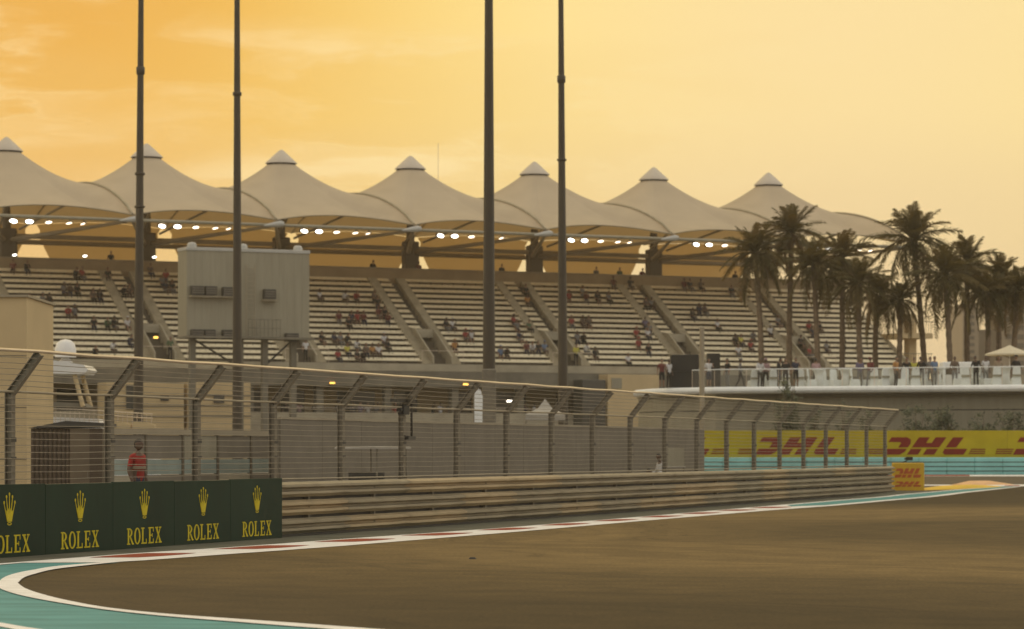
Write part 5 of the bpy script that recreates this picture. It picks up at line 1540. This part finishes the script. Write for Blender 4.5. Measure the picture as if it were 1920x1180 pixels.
# people on their feet in the stand
for (x, y, v, z, c, me, lb) in ((573, 650, V0 - .25, Z0, 'white', B_stand, 'standing person in white beside the grey box legs at the stand front'),
        (1080, 660, V0 - .25, Z0, 'yellow', B_lean, 'steward in bright yellow vest at the front of the stand'),
        (319, 645, V0 - .25, Z0, 'green', B_lean, 'steward in green at the foot of the leftmost stairs'),
        (208, 490, vB + .75, 15.6, 'black', B_stand, 'dark figure behind the top wall right of the leftmost lamp gap'),
        (699, 498, vB + .75, 15.5, 'black', B_lean, 'dark figure behind the top wall under the third tent'),
        (941, 510, vB + .75, 15.5, 'black', B_stand, 'dark figure behind the top wall right of the thickest mast'),
        (785, 503, vB + .75, 15.5, 'darkred', B_stand, 'figure in dark red in the bright gap beside a roof column'),
        (1162, 512, vB + .75, 15.5, 'green', B_stand, 'figure in green behind the top wall left of the fifth column'),
        (1204, 510, vB + .75, 15.5, 'darkred', B_lean, 'figure in dark red in the gap right of the slim mast'),
        (1118, 508, vB + .75, 15.5, 'grey', B_stand, 'figure in grey behind the top wall near the slim mast'),
        (1378, 520, vB + .75, 15.5, 'black', B_lean, 'dark figure behind the top wall beside the leftmost palm')):
    u_, _ = ray_st(x, y, v)
    person(me, st(u_, v, z), SANG, lb, c, 'black', None, 'people standing in the grandstand')
# walkway behind the top wall for them to stand on
G(MB().box((UL, vB + .31, 15.2), (UR, vB + 1.6, 15.5)), 'rear_walkway', M_concd)
# crowd on the concourse below the stand
cw = [536, 548, 561, 590, 601, 634, 662, 676, 690, 706, 722, 741, 812, 826, 842, 858, 985, 1002]
cc = ['black', 'white', 'pink', 'black', 'purple', 'black', 'navy', 'purple', 'white', 'grey', 'black', 'red', 'black', 'white', 'grey', 'blue', 'navy', 'white']
pw = ['leftmost of all', 'second from the left', 'third from the left', 'fourth from the left', 'fifth from the left', 'sixth from the left', 'left of the camera gantry', 'in a close pair left of the gantry', 'just left of the gantry roof', 'under the gantry', 'right beside the gantry post', 'last before the gap', 'first right of the gap', 'second right of the gap', 'third right of the gap', 'nearest the thick mast', 'right of the thick mast', 'rightmost of all']
for x, c, w in zip(cw, cc, pw):
    vv = VF + .25 + prr.uniform(-.3, .7)
    u_, _ = ray_st(x, 750, vv)
    person(prr.choice((B_stand, B_lean, B_phone)), st(u_, vv, 3.8), SANG + R(prr.uniform(-50, 50)), 'person in %s below the stand, %s' % (WORDC.get(c, c), w), c, prr.choice(('black', 'navy')), prr.choice((None, M_skin2)), 'people on the concourse under the stand')
# people on the terrace
TP = [(1241, .6, 'darkred', B_phone, 0, 'person in dark red at the left end of the terrace'), (1254, 1.3, 'white', B_stand, 40, 'person in white beside the large black box'),
 (1329, .5, 'white', B_phone, 20, 'bare-legged person in white right of the grey post'), (1364, .9, 'black', B_stand, -60, 'person all in black right of the black cabinets'),
 (1425, 1.2, 'white', B_lean, 30, 'person in white leaning by the leftmost table'), (1436, 1.6, 'pink', B_walk, -20, 'person in pink and cap near the leftmost table'),
 (1460, 1.0, 'black', B_lean, 70, 'dark-clothed person left of the climbing shrub'), (1473, 1.9, 'black', B_stand, -10, 'dark-clothed person behind the climbing shrub'), (1492, .8, 'navy', B_phone, 10, 'person in navy just right of the climbing shrub'),
 (1530, 2.6, 'pink', B_stand, 180, 'person in pink facing away below the palms'), (1612, 2.2, 'purple', B_lean, 20, 'person in purple in the middle of the terrace'), (1632, 2.0, 'darkred', B_walk, -40, 'person in dark red and cap in the middle of the terrace'),
 (1680, 1.5, 'orange', B_stand, 50, 'person in orange left of the tall leaning palm'), (1714, 3.2, 'yellow', B_stand, 0, 'person in yellow-green by the foot of the leaning palm'), (1700, 2.6, 'black', B_lean, 0, 'dark figure left of the person in yellow-green'),
 (1728, 1.4, 'black', B_lean, -30, 'dark figure right of the person in yellow-green'), (1752, 1.8, 'blue', B_stand, 30, 'person in light blue left of the bar kiosk'), (1744, 2.4, 'grey', B_phone, 0, 'person in grey left of the bar kiosk'),
 (1790, 2.6, 'brown', B_stand, 0, 'person in brown in front of the bar kiosk'), (1830, 1.4, 'black', B_lean, -30, 'dark figure right of the bar kiosk'), (1848, 1.8, 'white', B_stand, 20, 'person in white left of the parasol'),
 (1872, 2.2, 'tan', B_lean, 0, 'person in tan under the left side of the parasol'), (1905, 1.5, 'black', B_walk, 30, 'dark figure in a cap under the parasol'), (1388, 1.6, 'grey', B_walk, 90, 'person in grey walking left of the white chairs')]
for (x, dy_, c, me, rz, lb) in TP:
    Yq = yr(x) + dy_ + .4
    person(me, (tx(x, Yq), Yq, ZD), R(rz), lb, c, prr.choice(('black', 'navy', 'black', 'grey')), prr.choice((None, M_skin2)), 'people on the terrace', .97)
# person in red behind the fence, on a low step
Yr = 60.2
stp = tag(MB().bbox((-.5, -.4, 0), (.5, .4, .29), .02).build('step', M_concd, None, (tx(262, Yr), Yr, gh(Yr))), 'low concrete step under the red-shirted person', 'step')
rp = person(B_stand, (tx(258, Yr), Yr, .29), R(62), 'person in a red shirt with pale chest band looking right behind the fence', 'red', 'navy', M_skin2, None, 1.02)
rp.material_slots[2].material = mat('bright_red_cloth', (.30, .018, .012), .85, .12, 6)
sash = MB().lathe([(.178, 1.17), (.182, 1.20), (.182, 1.215), (.178, 1.23)], 16)
sash.v = [(x * 1.04, y * .80, z) for x, y, z in sash.v]
sash.build('reflective_band', CLOTH['tan'], rp)
Yb = at(1205, 845, 1).y
q = bl(38.6, 2.2)
person(B_lean, (q.x, q.y, gh(q.y)), R(-60), 'dark-haired person in a pale vest behind the fence beside the pale panel', 'white', 'black', M_skin2)
q = bl(36.9, 2.0)
person(B_sitf, (q.x, q.y, .42), R(-40), 'person in white sitting low behind the fence, left of the pale panel', 'white', 'grey', M_skin2)
tag(MB().bbox((-.3, -.25, 0), (.3, .3, .44), .03).build('stool', M_dark, None, (q.x, q.y, gh(q.y))), 'dark stool behind the fence under the low-sitting person', 'stool')

# ================================================================== DUSTY EVENING AIR
hz_ = MB().box((-910, -70, -1.0), (910, 1510, 36.0)).build('haze', [])
mh = bpy.data.materials.new('haze_air'); mh.use_nodes = True
nt = mh.node_tree
for n_ in list(nt.nodes): nt.nodes.remove(n_)
ho = nt.nodes.new('ShaderNodeOutputMaterial'); hv = nt.nodes.new('ShaderNodeVolumePrincipled')
hv.inputs['Color'].default_value = (.96, .88, .74, 1)
hv.inputs['Density'].default_value = 0.0003
hv.inputs['Anisotropy'].default_value = 0.35
nt.links.new(hv.outputs[0], ho.inputs['Volume'])
hz_.data.materials.clear(); hz_.data.materials.append(mh)
hz_['kind'] = 'stuff'
